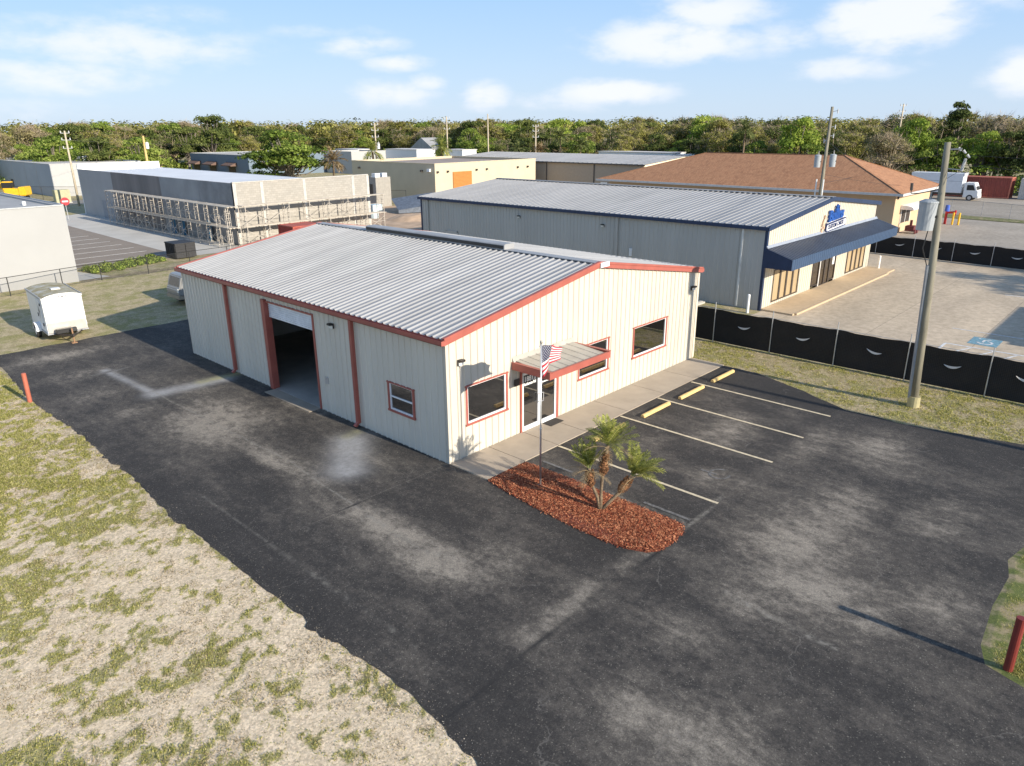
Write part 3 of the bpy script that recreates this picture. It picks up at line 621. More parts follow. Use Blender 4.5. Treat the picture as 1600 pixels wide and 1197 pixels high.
mb = MB(); mb.box(cx0+.12, cx1-.12, cy+.065, -.04, cz+.10, cz+.11); mb.build('canopy_soffit', white, can)
mb = MB(); mb.prism([(-.15, cz+.24), (-.035, cz+.24), (-.035, cz+.42)], 'x', cx0+.02, cx1-.02); mb.build('canopy_flashing', cf, can)
# wall lights
def wall_light(parent, x, y, z, nx, ny, m1=black):
    mb = MB(); c = Vector((x, y, z)); n = Vector((nx, ny, 0)); u = Vector((-ny, nx, 0))
    mb.obox(c+n*.04, (.20, .07, .19), u, (0,0,1)); mb.obox(c+n*.13+Vector((0,0,.07)), (.19, .13, .07), u, (0,0,1))
    o = mb.build('wall_light', m1, parent, bevel=.01)
    mb = MB(); mb.obox(c+n*.09+Vector((0,0,-.03)), (.2, .03, .11), u, (0,0,1)); mb.build('lens', mat('lamp_lens', (.75, .75, .7), .2), o); return o
wall_light(mt, .53, -.03, 3.33, 0, -1, bronze); wall_light(mt, 14.72, -.03, 3.40, 0, -1, bronze); wall_light(mt, -.03, 5.97, 3.55, -1, 0)
# roll-up door
mb = MB(); mb.box(-.13, .03, 10.62, 10.86, .03, 3.80); mb.box(-.06, .02, 7.2, 7.30, .03, 3.76); mb.box(-.06, .02, 7.3, 10.62, 3.70, 3.76); mb.box(.035, .16, 10.625, 10.66, .04, 3.69)
gt = mb.build('garage_trim', redtrim, mt)
mb = MB(); z = 3.15; xa = .07
while z < 3.69:
    mb.prism([(7.32, z), (10.60, z), (10.60, z+.085), (7.32, z+.085)], 'x', xa, xa+.02); mb.prism([(7.32, z+.015), (10.60, z+.015), (10.60, z+.06), (7.32, z+.06)], 'x', xa-.018, xa-.001); z += .0875
mb.box(.05, .10, 7.32, 10.60, 3.08, 3.149); mb.build('roll_up_door', mat('roll_door_white', (.78, .80, .82), .4), gt)
mb = MB(); mb.box(-.55, -.03, 7.3, 10.62, .012, .03); mb.build('threshold', concrete, mt)
mb = MB(); mb.box(.02, .06, .9, .901, .4, .5)
# hose bib / small details
mb = MB(); mb.box(-.08, -.03, 6.55, 6.72, 1.2, 1.45); mb.build('meter_box', steel, mt)

wb = thing('workbench', 'dim workbench standing along the inner wall of the open garage bay', 'workbench', (10, 13, 0)); mb = MB(); mb.box(8.5, 11.5, 16.8, 17.6, .9, .97); mb.build('bench_top', wood, wb)
for x, y in ((8.55, 16.85), (11.4, 16.85), (8.55, 17.5), (11.4, 17.5)): mb = MB(); mb.box(x, x+.07, y, y+.07, .036, .9); mb.build('leg', steel, wb)
# walkway
mb = MB(); xw = 0.0; ji = [0.0, 1.75, 3.45, 5.0, 7.6, 10.2, 12.7, 15.2]
for k in range(len(ji)-1):
    y1 = -1.68+.004*k; mb.box(ji[k]+.012, ji[k+1]-.012, y1, -.035, 0, .040)
mb.box(0, 15.2, -1.66, -.04, 0, .022)
wk = mb.build('walkway', concrete); tag(wk, kind='structure')
mb = MB(); mb.box(4.5, 5.22, -.47, -.06, .0405, .058); dm = mb.build('door_mat', mat('mat_rubber', (.045, .04, .035), .95, var=.3, vscale=30), bevel=.005); tag(dm, 'dark rectangular door mat on the walkway below the glass entrance doors', 'door mat')

# parking lines, stops, faded symbol
mb = MB()
for x, ya_, yb in ((12.2, -1.72, -7.5), (9.6, -1.72, -7.55), (7.03, -1.72, -7.6), (3.41, -1.72, -7.6)):
    mb.box(x-.05, x+.05, yb, ya_, .020, .024)
tag(mb.build('parking_lines', stripep), kind='structure')
mb = MB()
oldp = mat('worn_white_paint', (.15, .145, .135), .9, var=.5, vscale=10)
mb.box(2.12, 2.22, -3.3, -2.1, .020, .0235); mb.box(2.0, 2.1, -7.5, -6.0, .020, .0235)
for k in range(20):
    t0, t1 = 2*math.pi*k/20*.8, 2*math.pi*(k+1)/20*.8
    A = [(5.15+.38*r_*math.cos(t_), -6.75+.33*r_*math.sin(t_), .0225) for r_, t_ in ((1, t0), (1, t1), (.8, t1), (.8, t0))]; mb.quad(*A)
mb.box(5.0, 5.08, -6.7, -6.15, .019, .0232)
tag(mb.build('worn_pavement_markings', oldp), kind='structure')
stops = [(5.45, -2.35, 'yellow wheel stop half hidden behind the middle palm crown', 1.85), (8.37, -2.41, 'yellow concrete wheel stop nearest the palms among the three in the open', 1.83), (10.96, -2.44, 'yellow concrete wheel stop between two others along the walkway', 1.83), (13.65, -2.41, 'yellow concrete wheel stop at the far end beside the grass verge', 1.83)]
stop = None
for x, y, lb, ln in stops:
    if stop is None:
        mb = MB(); mb.prism([(-.085, .02), (.085, .02), (.075, .10), (.045, .135), (-.045, .135), (-.075, .10)], 'x', -ln/2, ln/2); stop = mb.build('wheel_stop', yellowp, bevel=.012); stop.location = (x, y, 0); o = stop
    else: o = stop.copy(); S.collection.objects.link(o); o.location = (x, y, 0)
    tag(o, lb, 'wheel stop', 'yellow wheel stops in front of the walkway')

# mulch bed
bed = [(.02, -1.70), (1.0, -1.72), (1.72, -1.74), (1.76, -2.6), (1.78, -3.8), (1.74, -5.4), (1.72, -6.6), (1.68, -7.45), (1.42, -7.66), (.72, -7.76), (.15, -7.7), (-.12, -7.5), (-.33, -7.0), (-.4, -6.2), (-.38, -5.2), (-.3, -3.9), (-.18, -2.8), (-.06, -2.0)]
def inpoly(x, y, P):
    c = np.zeros(len(x), bool); n = len(P); j = n-1
    for i in range(n):
        xi, yi = P[i]; xj, yj = P[j]
        c ^= ((yi > y) != (yj > y)) & (x < (xj-xi)*(y-yi)/(yj-yi+1e-12)+xi); j = i
    return c
mb = MB(); cx_, cy_ = .7, -4.8; rings = [(1.0, .016), (.93, .05), (.7, .085), (.35, .10)]
n = len(bed); vs = []
for s_, z_ in rings: vs += [(cx_+(x-cx_)*s_, cy_+(y-cy_)*s_, z_) for x, y in bed]
vs += [(cx_, cy_, .105)]
fs = [(r_*n+i, r_*n+(i+1) % n, (r_+1)*n+(i+1) % n, (r_+1)*n+i) for r_ in range(3) for i in range(n)]+[(3*n+i, 3*n+(i+1) % n, 4*n) for i in range(n)]
mb.add(vs, fs); mulchm = mat('mulch_base', (.19, .05, .028), .95, var=.45, vscale=25, bump=.8, bscale=30)
tag(mb.build('mulch_bed', mulchm, flip=False), kind='structure')
r = np.random.default_rng(5); N = 46000; x = r.uniform(-.5, 1.85, N); y = r.uniform(-7.85, -1.7, N); k = inpoly(x+r.normal(0, .035, N), y+r.normal(0, .035, N), bed); x, y = x[k], y[k]; N = len(x)
z = .03+.07*np.clip(np.minimum(np.minimum(x+.35, 1.75-x), np.minimum(y+7.7, -1.75-y))/.5, -.35, 1)+r.uniform(0, .02, N)
a_ = r.uniform(0, np.pi, N); ln = r.uniform(.008, .030, N); wd_ = r.uniform(.004, .010, N); tl = r.normal(0, .35, N)
dx = np.stack([np.cos(a_)*ln, np.sin(a_)*ln, tl*ln], -1); dy = np.stack([-np.sin(a_)*wd_, np.cos(a_)*wd_, r.normal(0, .5, N)*wd_], -1); c_ = np.stack([x, y, z], -1)
chipm = leafmat('mulch_chips_red', (.08, .02, .011), (.34, .082, .036), (.60, .26, .13), .0)
soup('mulch', np.stack([c_-dx-dy, c_+dx-dy, c_+dx+dy, c_-dx+dy], 1), 4, chipm, rnd=r.random(N)**1.1, kind='stuff')

# ------------------------------------------------------------------ flagpole and flag
fx, fy = .75, -3.19
t = thing('flagpole', 'slim silver flagpole with a ball finial standing in the red mulch bed', 'flagpole', (fx, fy, .05))
mb = MB(); mb.tube((fx, fy, .05), (fx, fy, 4.46), .032, .02, 12); mb.tube((fx, fy, 1.9), (fx, fy, 1.94), .036, n=12); mb.build('pole', mat('satin_aluminium', (.62, .62, .61), .3, metal=.7), t, smooth=True)
mb = MB(); mb.tube((fx, fy, .06), (fx, fy, .10), .09, .07, 12); mb.build('base_collar', steel, t)
mb = MB(); mb.tube((fx, fy, 4.46), (fx, fy, 4.50), .03, n=10); mb.box(fx-.07, fx+.03, fy-.015, fy+.015, 4.42, 4.45); mb.build('truck', steel, t)
import bmesh
def sphere(name, c, r_, m_, parent, sc=(1,1,1), seg=16):
    me = bpy.data.meshes.new(name); bm = bmesh.new(); bmesh.ops.create_uvsphere(bm, u_segments=seg, v_segments=seg//2+2, radius=r_)
    org = ORG.get(parent.name, Vector()) if parent else Vector()
    for v in bm.verts: v.co = Vector((v.co.x*sc[0], v.co.y*sc[1], v.co.z*sc[2]))+Vector(c)-org
    for f in bm.faces: f.smooth = True
    bm.to_mesh(me); bm.free(); me.materials.append(m_); o = bpy.data.objects.new(name, me); S.collection.objects.link(o)
    if parent: o.parent = parent; ORG[o.name] = org
    return o
sphere('finial', (fx, fy, 4.54), .045, mat('dull_brass', (.45, .42, .36), .3, metal=.8), t)
mb = MB(); mb.path([(fx-.045, fy-.02, 4.44), (fx-.05, fy-.02, 3.0), (fx-.045, fy-.02, 1.2)], .004, 4); mb.build('halyard', white, t)
fl_r = mat('flag_red', (.42, .012, .03), .8, var=.05); fl_w = mat('flag_white', (.62, .60, .58), .8, var=.03); fl_b = mat('flag_blue', (.015, .02, .06), .8, var=.1)
ft = thing('flag', 'american flag with red and white stripes rippling from the silver flagpole', 'flag', (fx, fy, 3.5))
mb = MB(); nu, nv = 60, 26
def fp(u, v):
    top = 4.40-.10*u-.30*u*u; h = .95-.62*u**.8; ph = 2*math.pi*(1.55*u+.42*v)+.6
    am = .03+.13*u*(1-.3*u); fold = -.16*math.exp(-((u-.12)/.09)**2)*(v**1.2)
    return (fx+.035+1.33*u-.12*math.sin(math.pi*v)*u+fold+.05*math.cos(ph)*u, fy+.42*u+am*math.sin(ph)-.1*v*math.exp(-((u-.12)/.1)**2), top-h*v+.03*math.sin(ph*1.3)*u)
vs = [fp(i/nu, j/nv) for j in range(nv+1) for i in range(nu+1)]
fs = []; mi = []
for j in range(nv):
    for i in range(nu):
        q = j*(nu+1)+i; fs.append((q, q+1, q+nu+2, q+nu+1)); s_ = j//2
        mi.append(2 if (s_ < 7 and i < nu*.4) else (0 if s_ % 2 == 0 else 1))
mb.add(vs, fs); mb.m = mi; fo = mb.build('cloth', [fl_r, fl_w, fl_b], ft, smooth=True, flip=False)
mb = MB()
for rr_ in range(9):
    for cc in range(6 if rr_ % 2 == 0 else 5):
        u = .4*(.09+(cc+(.0 if rr_ % 2 == 0 else .5))/6.1); v = 14/26*(.08+rr_/9.6)
        c = Vector(fp(u, v)); du = (Vector(fp(u+.01, v))-c).normalized(); dv = (Vector(fp(u, v+.01))-c).normalized(); nn = du.cross(dv).normalized()
        for sgn in (1, -1):
            P = [c+nn*.004*sgn+(du*math.sin(k*math.pi/5)+(-dv)*math.cos(k*math.pi/5))*(.022 if k % 2 == 0 else .009) for k in range(10)]
            mb.add(P, [tuple(range(10))])
mb.build('stars', fl_w, ft, flip=False)

# ------------------------------------------------------------------ pygmy date palms
palmleaf = leafmat('palm_leaf', (.14, .16, .03), (.34, .38, .075), (.62, .60, .20), .4)
dryleaf = leafmat('dry_palm_leaf', (.16, .10, .04), (.30, .21, .10), (.45, .35, .2), .2)
shag = mat('palm_boot_fibre', (.24, .115, .05), .95, var=.5, vscale=18, bump=1, bscale=25)
trunkm = mat('palm_trunk', (.20, .145, .09), .95, var=.35, vscale=14, bump=1, bscale=30)
def frond(rs, base, dirv, ln, droop, nl=46, lw=.010, ll=.22, pieces=None, stem=None):
    d = Vector(dirv).normalized(); side = d.cross(Vector((0,0,1)));
    side = side.normalized() if side.length > .05 else Vector((1,0,0)); p = Vector(base); pts = [p.copy()]; n = 12
    for i in range(n):
        d = (d+Vector((0,0,-droop/n))).normalized(); p = p+d*(ln/n); pts.append(p.copy())
    for k in range(nl):
        t_ = .12+.86*k/nl; i = min(int(t_*n), n-1); f_ = t_*n-i; q = pts[i].lerp(pts[i+1], f_); dd_ = (pts[i+1]-pts[i]).normalized(); upv = side.cross(dd_)
        L = ll*(math.sin(math.pi*(.12+.8*t_))**.6)*rs.uniform(.8, 1.1)
        for sgn in (-1, 1):
            v = (dd_*.75+side*sgn*.85+upv*.28+Vector((rs.gauss(0, .1), rs.gauss(0, .1), rs.gauss(0, .1)))).normalized()
            tip = q+v*L+Vector((0,0,-.25*L)); mid_ = q+v*L*.5; wv_ = dd_*lw
            pieces.append([q-wv_*.6, mid_+wv_, tip, mid_-wv_])
    stem.path(pts, [.012*(1-.8*i/n) for i in range(n+1)], 4)
def pygmy(root, name_seed, base, pts, rads, bulge, crown_dirs, dry_n=3, ln=.62):
    rs = random.Random(name_seed); mb = MB(); mb.path(pts, rads, 10); tr = mb.build('trunk', trunkm, root, smooth=True)
    # old leaf boots round the upper trunk
    mb = MB(); a_, b_ = Vector(bulge[0]), Vector(bulge[1]); 
    mb.path([a_.lerp(b_, q) for q in (0, .2, .45, .7, 1)], [.05, .085, .105, .085, .055], 10)
    for k in range(150):
        q = rs.random(); c = a_.lerp(b_, q); th_ = rs.uniform(0, 2*math.pi); ax = (b_-a_).normalized(); s1 = ax.orthogonal().normalized(); s2 = ax.cross(s1)
        o_ = s1*math.cos(th_)+s2*math.sin(th_); rr1 = np.interp(q, [0,.2,.45,.7,1], [.05,.10,.115,.095,.06])
        mb.beam(c+o_*rr1*.8, c+o_*(rr1+.045)+ax*.07, .022, .01)
    mb.build('leaf_boots', shag, root)
    pcs = []; st_ = MB(); dp = []; ds = MB(); top = Vector(pts[-1])
    for d, l, dr in crown_dirs: frond(rs, top+Vector((rs.gauss(0,.02), rs.gauss(0,.02), 0)), d, l*ln, dr, pieces=pcs, stem=st_)
    for k in range(dry_n):
        th_ = rs.uniform(0, 6.28); frond(rs, top-Vector((0,0,.1)), (math.cos(th_), math.sin(th_), rs.uniform(0, .7)), ln*rs.uniform(.8, 1.1), rs.uniform(.6, 1.4), nl=16, lw=.007, ll=.17, pieces=dp, stem=ds)
    soup('crown', np.array([[tuple(v) for v in q] for q in pcs]), 4, palmleaf, root)
    if dp: soup('dead_fronds', np.array([[tuple(v) for v in q] for q in dp]), 4, dryleaf, root)
    st_.build('frond_stems', mat('frond_stem', (.18, .20, .07), .7), root, flip=False)
    if dp: ds.build('dead_stems', mat('dead_stem', (.33, .24, .13), .8), root, flip=False)
bx, by = .78, -5.39; rv = Vector((.682, -.731, 0)); fv = Vector((.731, .682, 0))   # across the view and away from it
pt = thing('pygmy_date_palm', 'three stemmed pygmy date palm with shaggy brown stem tops growing in the red mulch bed', 'palm', (bx, by, .08))
B = Vector((bx, by, .08))
def cd(seed, n, bias, lo, hi, dr0, dr1, l0=.85, l1=1.15):
    rs = random.Random(seed); out = []
    for k in range(n):
        th_ = 2*math.pi*k/n+rs.uniform(-.3, .3); e_ = rs.uniform(lo, hi)
        v = Vector((math.cos(th_)*math.cos(e_), math.sin(th_)*math.cos(e_), math.sin(e_)))+Vector(bias); out.append((v, rs.uniform(l0, l1), rs.uniform(dr0, dr1)))
    return out
mp_ = [B, B+Vector((0,0,.5))+rv*.0, B+Vector((0,0,1.15))+rv*.02, B+Vector((0,0,1.65))+rv*.08, B+Vector((0,0,1.98))+rv*.14]
pygmy(pt, 1, B, mp_, [.06, .045, .045, .05, .05], (B+Vector((0,0,1.05))+rv*.02, B+Vector((0,0,1.72))+rv*.09), cd(3, 24, tuple(rv*.12+Vector((0,0,.30))), .25, 1.3, .35, 1.2), 5, ln=.84)
lp = [B-rv*.03, B-rv*.10+Vector((0,0,.4)), B-rv*.27+Vector((0,0,.8)), B-rv*.34+Vector((0,0,1.12)), B-rv*.36+Vector((0,0,1.3))]
pygmy(pt, 2, B, lp, [.055, .045, .045, .05, .045], (lp[2]-Vector((0,0,.08)), lp[3]+Vector((0,0,.05))), cd(5, 13, tuple(-rv*.22+Vector((0,0,1.0))), .2, 1.2, .2, .6), 9, ln=.74)
rp_ = [B+rv*.03, B+rv*.25+Vector((0,0,.25)), B+rv*.52+Vector((0,0,.55)), B+rv*.72+Vector((0,0,.86)), B+rv*.84+Vector((0,0,1.06))]
pygmy(pt, 4, B, rp_, [.055, .05, .05, .055, .05], (B+rv*.5+Vector((0,0,.53)), B+rv*.76+Vector((0,0,.93))), cd(8, 24, tuple(rv*.62+Vector((0,0,.62))), .1, 1.1, .5, 1.5), 2, ln=.95)

# ------------------------------------------------------------------ bollard posts
op = mat('faded_red_post', (.48, .14, .085), .6, var=.15); rp2 = mat('dark_red_post', (.20, .03, .022), .5, var=.15)
mb = MB(); mb.tube((-7.40, 16.60, -.1), (-7.40, 16.56, 1.2), .085, n=14); mb.tube((-7.40, 16.56, 1.2), (-7.40, 16.56, 1.225), .085, .06, 14)
o = mb.build('guard_post', op, bevel=0); tag(o, 'faded orange red pipe post leaning at the left edge of the driveway', 'post')
mb = MB(); mb.tube((1.11, -15.08, -.1), (1.11, -15.08, 1.25), .085, n=14); o = mb.build('guard_post', rp2); tag(o, 'dark red pipe post on the grass island at the right edge of the lot', 'post')

# ------------------------------------------------------------------ screened fences
scr = NB('privacy_screen'); wv1 = scr.n.new("ShaderNodeTexChecker"); wv1.inputs["Scale"].default_value = 22
mpn = scr.n.new("ShaderNodeMapping"); mpn.inputs["Rotation"].default_value = (R(45), 0, 0); scr.l.new(scr.tc, mpn.inputs[0]); scr.l.new(mpn.outputs[0], wv1.inputs["Vector"])
wv1.inputs["Color1"].default_value = (.0065, .006, .006, 1); wv1.inputs["Color2"].default_value = (.02, .018, .017, 1)
nzz = scr.noise(1.2, 5, .6); c3 = scr.mix(scr.math('MULTIPLY', scr.rng(nzz, .4, .75), .35), wv1.outputs[0], (.03, .028, .026)); scr.bump(nzz, .3, .05); screen_m = scr.done(c3, .85)
ventm = mat('vent_flap', (.62, .58, .52), .8, var=.1)
def screened_fence(label, pts, hs, vents, post_h, labels=None, side=1):
    """pts: list of (x,y) post positions; the screen hangs between them"""
    t = thing('screened_fence', label, 'fence', (pts[0][0], pts[0][1], 0)); mbs = MB()
    for (xa, ya2), (xb, yb) in zip(pts[:-1], pts[1:]):
        n = 8
        for i in range(n):
            u, v = i/n, (i+1)/n
            def P(q, z):
                bl = (.06*math.sin(math.pi*q)+.03*math.sin(q*9+ya2)*math.sin(math.pi*q))*math.sin(math.pi*min(1, z/1.6))*side; z = z-(.05*math.sin(math.pi*q)+.015*math.sin(q*17+ya2*3))*(z > 1.35)
                return (xa+(xb-xa)*q+bl, ya2+(yb-ya2)*q, z)
            for z0, z1 in ((.04, .4), (.4, .9), (.9, 1.3), (1.3, hs)): mbs.quad(P(u, z0), P(v, z0), P(v, z1), P(u, z1))
    mbs.build('screen', screen_m, t, smooth=True, flip=False)
    for (xa, ya2) in pts:
        mb = MB(); mb.tube((xa-.04*side, ya2, 0), (xa-.04*side, ya2, post_h), .024, n=8); mb.build('post', steel, t)
    mb = MB()
    for (xa, ya2), (xb, yb) in zip(pts[:-1], pts[1:]): mb.tube((xa-.01*side, ya2, hs+.01), (xb-.01*side, yb, hs+.01), .012, n=6)
    mb.build('top_wire', steel, t)
    for (xv, yv, zv, L) in vents:
        mb = MB(); n = 10; P = []
        for i in range(n+1):
            q = i/n*2-1; zz_ = zv+.10*q*q+.05*q*math.sin(yv*7); th_ = .05*(1-q*q)+.006; P.append(((xv-.10*side, yv+q*L/2, zz_+th_), (xv-.125*side, yv+q*L/2, zz_-th_*.6)))
        for i in range(n): mb.quad(P[i][0], P[i+1][0], P[i+1][1], P[i][1])
        mb.build('wind_vent', ventm, t, flip=False)
    return t
f1p = [(18.4, 36-2.95*k) for k in range(12)]+[(18.4, y) for y in (.6, -2.33, -5.3, -8.25, -11.2, -14.2, -17.2, -20.2)]
screened_fence('black screened chain link fence with crescent vents between the two lots', f1p, 1.68, [(18.4, y, .95, .62) for y in (-1.0, -3.86, -6.94, -9.93, -12.4, -15.5)]+[(18.4, y, .95, .62) for y in (2.1, 5)], 2.02)
f2p = [(51.9, 12.3), (51.75, 9.3), (51.6, 6.2), (51.45, 3.4), (51.3, .5), (51.0, -2.4), (50.8, -5.1), (50.5, -8), (50.2, -11)]
screened_fence('black screened fence with crescent vents crossing behind the concrete lot', f2p, 1.5, [(51.4, 1.58, .86, .7), (51.2, -1.2, .84, .7), (50.95, -3.92, .8, .7), (50.7, -6.7, .76, .7)], 1.75)

linkm = NB('chain_link_mesh'); ck1 = linkm.noise(60, 2, .6); tb = linkm.n.new("ShaderNodeBsdfTransparent"); mxs = linkm.n.new("ShaderNodeMixShader"); mxs.inputs[0].default_value = .13
linkm.b.inputs["Base Color"].default_value = (.06, .06, .06, 1); linkm.l.new(tb.outputs[0], mxs.inputs[1]); linkm.l.new(linkm.b.outputs[0], mxs.inputs[2]); linkm.l.new(mxs.outputs[0], linkm.n["Material Output"].inputs[0])
def link_fence(label, pts, h, m_=None, mesh=True, bottom=True):
    m_ = m_ or black; t = thing('chain_link_fence', label, 'fence', (pts[0][0], pts[0][1], 0))
    for x, y in pts: mb = MB(); mb.tube((x, y, 0), (x, y, h), .03, n=6); mb.build('post', m_, t)
    mb = MB()
    for (xa, ya2), (xb, yb) in zip(pts[:-1], pts[1:]):
        mb.tube((xa, ya2, h-.02), (xb, yb, h-.02), .022, n=6)
        if bottom: mb.tube((xa, ya2, .08), (xb, yb, .08), .012, n=5)
    mb.build('rail', m_, t)
    if mesh:
        mb = MB()
        for (xa, ya2), (xb, yb) in zip(pts[:-1], pts[1:]): mb.quad((xa, ya2, .08), (xb, yb, .08), (xb, yb, h-.03), (xa, ya2, h-.03))
        mb.build('mesh', linkm.m, t, flip=False)
    return t
link_fence('thin black chain link fence in front of the white building and shrubs', [(-20.5, 38.3), (-17, 38.7), (-13.4, 39.0), (-9.7, 39.2), (-6, 39.5), (-2.3, 39.8), (1.0, 40.5), (3.65, 40.95), (6.9, 40.85), (10.2, 41.1), (13.4, 41.3), (17, 41.6)], 1.25)
link_fence('grey chain link fence along the grass strip at the container yard', [(87.6, 12), (88.0, 6.36), (87.33, 2.97), (85.9, -.1), (84.8, -2.9), (83.5, -6)], 1.6, mat('dull_grey_steel', (.30, .30, .30), .6))
link_fence('black chain link fence along the foot of the long tilt panel building', [(14, 126), (17.5, 121), (21, 116), (24.5, 111.5), (28, 106)], 2.0)
link_fence('black chain link fence at the foot of the beige building wall', [(46, 74), (48.5, 71.5), (51, 69), (53, 67)], 1.9)

# ------------------------------------------------------------------ utility poles
def transformer(parent, c, r_, h, m_):
    c = Vector(c); mb = MB(); mb.tube(c+Vector((0,0,-h/2)), c+Vector((0,0,h/2)), r_*.93, r_, 18); o = mb.build('transformer', m_, parent, smooth=False)
    mb = MB(); mb.tube(c+Vector((0,0,h/2)), c+Vector((0,0,h/2+.05)), r_*1.06, r_*1.04, 18); mb.tube(c+Vector((0,0,h/2+.05)), c+Vector((0,0,h/2+.12)), r_*1.0, r_*.5, 18); mb.build('lid', m_, o)
    mb = MB(); mb.tube(c+Vector((r_*.3,0,h/2+.1)), c+Vector((r_*.3,0,h/2+.42)), .05, .025, 8); mb.build('bushing', mat('porcelain', (.35, .33, .3), .3), o)
    mb = MB(); mb.box(c.x-.05, c.x+.05, c.y-r_*.98-.04, c.y-r_*.9, c.z-.02, c.z+.05); mb.build('tap', black, o)
    return o
trm = mat('transformer_grey', (.36, .385, .395), .4, var=.06)
p1 = thing('utility_pole', 'near wooden utility pole with one big grey transformer beside the black fence', 'utility pole', (15.38, -9.43, 0))
mb = MB(); mb.path([(15.38, -9.43, -.2), (15.36, -9.24, 4.6), (15.34, -8.98, 9.62)], [.165, .138, .10], 14); mb.build('pole', wood, p1, smooth=True)
mb = MB(); mb.path([(15.29, -9.28, .35), (15.27, -9.08, 5.4)], .07, 8); mb.build('conduit', mat('pvc_grey', (.28, .29, .295), .5), p1)
mb = MB(); mb.tube((15.38, -9.43, 0), (15.38, -9.43, .42), .225, .215, 14); mb.build('pole_wrap', mat('pole_base_band', (.42, .37, .20), .8), p1)
transformer(p1, (15.19, -8.77, 7.12), .30, .95, trm)
mb = MB(); mb.beam((15.280, -9.013, 7.400), (15.160, -8.763, 7.400), .08, .1); mb.beam((15.280, -9.035, 6.850), (15.160, -8.785, 6.850), .08, .1)
mb.path([(15.340, -8.987, 8.050), (15.080, -8.393, 7.900), (14.980, -8.193, 7.900), (14.980, -8.179, 8.100)], .02, 5)
mb.tube((14.980, -8.189, 8.000), (14.980, -8.173, 8.250), .05, .05, 8); mb.build('bracket', bronze, p1)
pw = mat('porcelain_white', (.5, .5, .49), .3)
mb = MB(); T = Vector((15.34, -9.02, 9.38)); mb.beam(T, T+Vector((.06, -.42, .03)), .045, .05); mb.build('insulator_arm', mat('arm_grey', (.33, .33, .32), .5), p1)
for k, (dy_, dz_) in enumerate(((-.30, .06), (-.46, -.02), (-.60, -.16))):
    mb = MB(); c = T+Vector((.06, dy_, dz_)); mb.tube(c, c+Vector((.01, -.09, -.10)), .045, .03, 8); mb.build('insulator', pw, p1)
mb = MB(); mb.beam(T+Vector((0, -.02, -.62)), T+Vector((.05, -.50, -.66)), .02, .03); c = T+Vector((.06, -.52, -.70)); mb.tube(c, c+Vector((0, -.06, .42)), .05, .045, 8); mb.build('fuse_cutout', mat('cutout_grey', (.42, .42, .41), .4), p1)
mb = MB(); mb.path([(15.2, -8.9, 6.7), (15.12, -8.85, 6.0), (15.22, -9.05, 5.4)], .018, 5); mb.path([(15.2, -8.74, 7.75), (15.3, -9.0, 8.3), (15.4, -9.5, 8.7)], .008, 4); mb.build('lead_wire', black, p1, flip=False)
p2 = thing('utility_pole', 'tall utility pole with two small transformers rising behind the navy trimmed building', 'utility pole', (50, 8.0, 0))
mb = MB(); mb.path([(50, 8.1, -.2), (50, 8.0, 11.6)], [.18, .11], 10); mb.build('pole', wood, p2, smooth=True)
transformer(p2, (49.75, 8.55, 7.3), .27, .9, trm); transformer(p2, (50.25, 7.5, 7.35), .27, .9, trm)
mb = MB()
for dy_ in (-.28, .3): mb.tube((49.7, 8.1+dy_, 0), (49.7, 8.1+dy_, 5.9), .06, n=8)
mb.build('conduit', mat('pvc_white', (.75, .75, .72), .5), p2)
mb = MB()
for zz_, s_ in ((11.2, .45), (10.5, -.4), (10.0, .4), (9.3, .35), (8.9, -.35)):
    mb.beam((50, 8.0, zz_), (50.1, 8.0-s_, zz_+.1), .05, .05); mb.tube((50.1, 8.0-s_, zz_-.12), (50.1, 8.0-s_, zz_+.22), .05, .04, 6)
mb.build('insulators', MATS['porcelain_white'], p2)
def far_pole(label, x, y, h, m_=None, arms=True, r_=.15, tf=None):
    p = thing('utility_pole', label, 'utility pole', (x, y, 0)); mb = MB(); mb.tube((x, y, -.2), (x, y, h), r_*1.15, r_*.75, 8); mb.build('pole', m_ or mat('pale_pole_wood', (.50, .42, .30), .9, var=.15), p, smooth=True)
    if arms:
        mb = MB()
        for k, zz_ in enumerate((h-.3, h-1.2, h-2.3)):
            mb.beam((x-.45, y+.35, zz_), (x+.45, y-.35, zz_), .07, .07)
            for s_ in (-1, 1): mb.tube((x+.42*s_, y-.33*s_, zz_), (x+.42*s_, y-.33*s_, zz_+.3), .08, .06, 6)
        mb.build('crossarm', pw, p)
    if tf: transformer(p, (x+.3, y-.3, tf), .28, .9, white)
    return p
far_pole('pale wooden pole with ceramic insulators standing left of the block building', 21.3, 101.0, 10.1)
far_pole('short yellowish wooden pole with a white transformer behind the block building', 37.5, 116, 9.2, mat('yellow_pole_wood', (.62, .42, .16), .8), arms=False, r_=.22, tf=7.6)
far_pole('distant pole with a dark transformer cluster behind the beige building left end', 67.5, 92.5, 11.0, tf=7.2)
far_pole('distant pole standing beside the small palm tree behind the beige building', 88, 96.5, 12.2)
far_pole('distant thin bare pole rising tallest above the beige building roof', 100, 97, 12.8, arms=False)
far_pole('distant pole right of the others where the sabal palms begin', 98, 82, 10.6)
far_pole('distant pale pole half hidden in the trees above the rust shingled roof', 124, 24.0, 13.4)
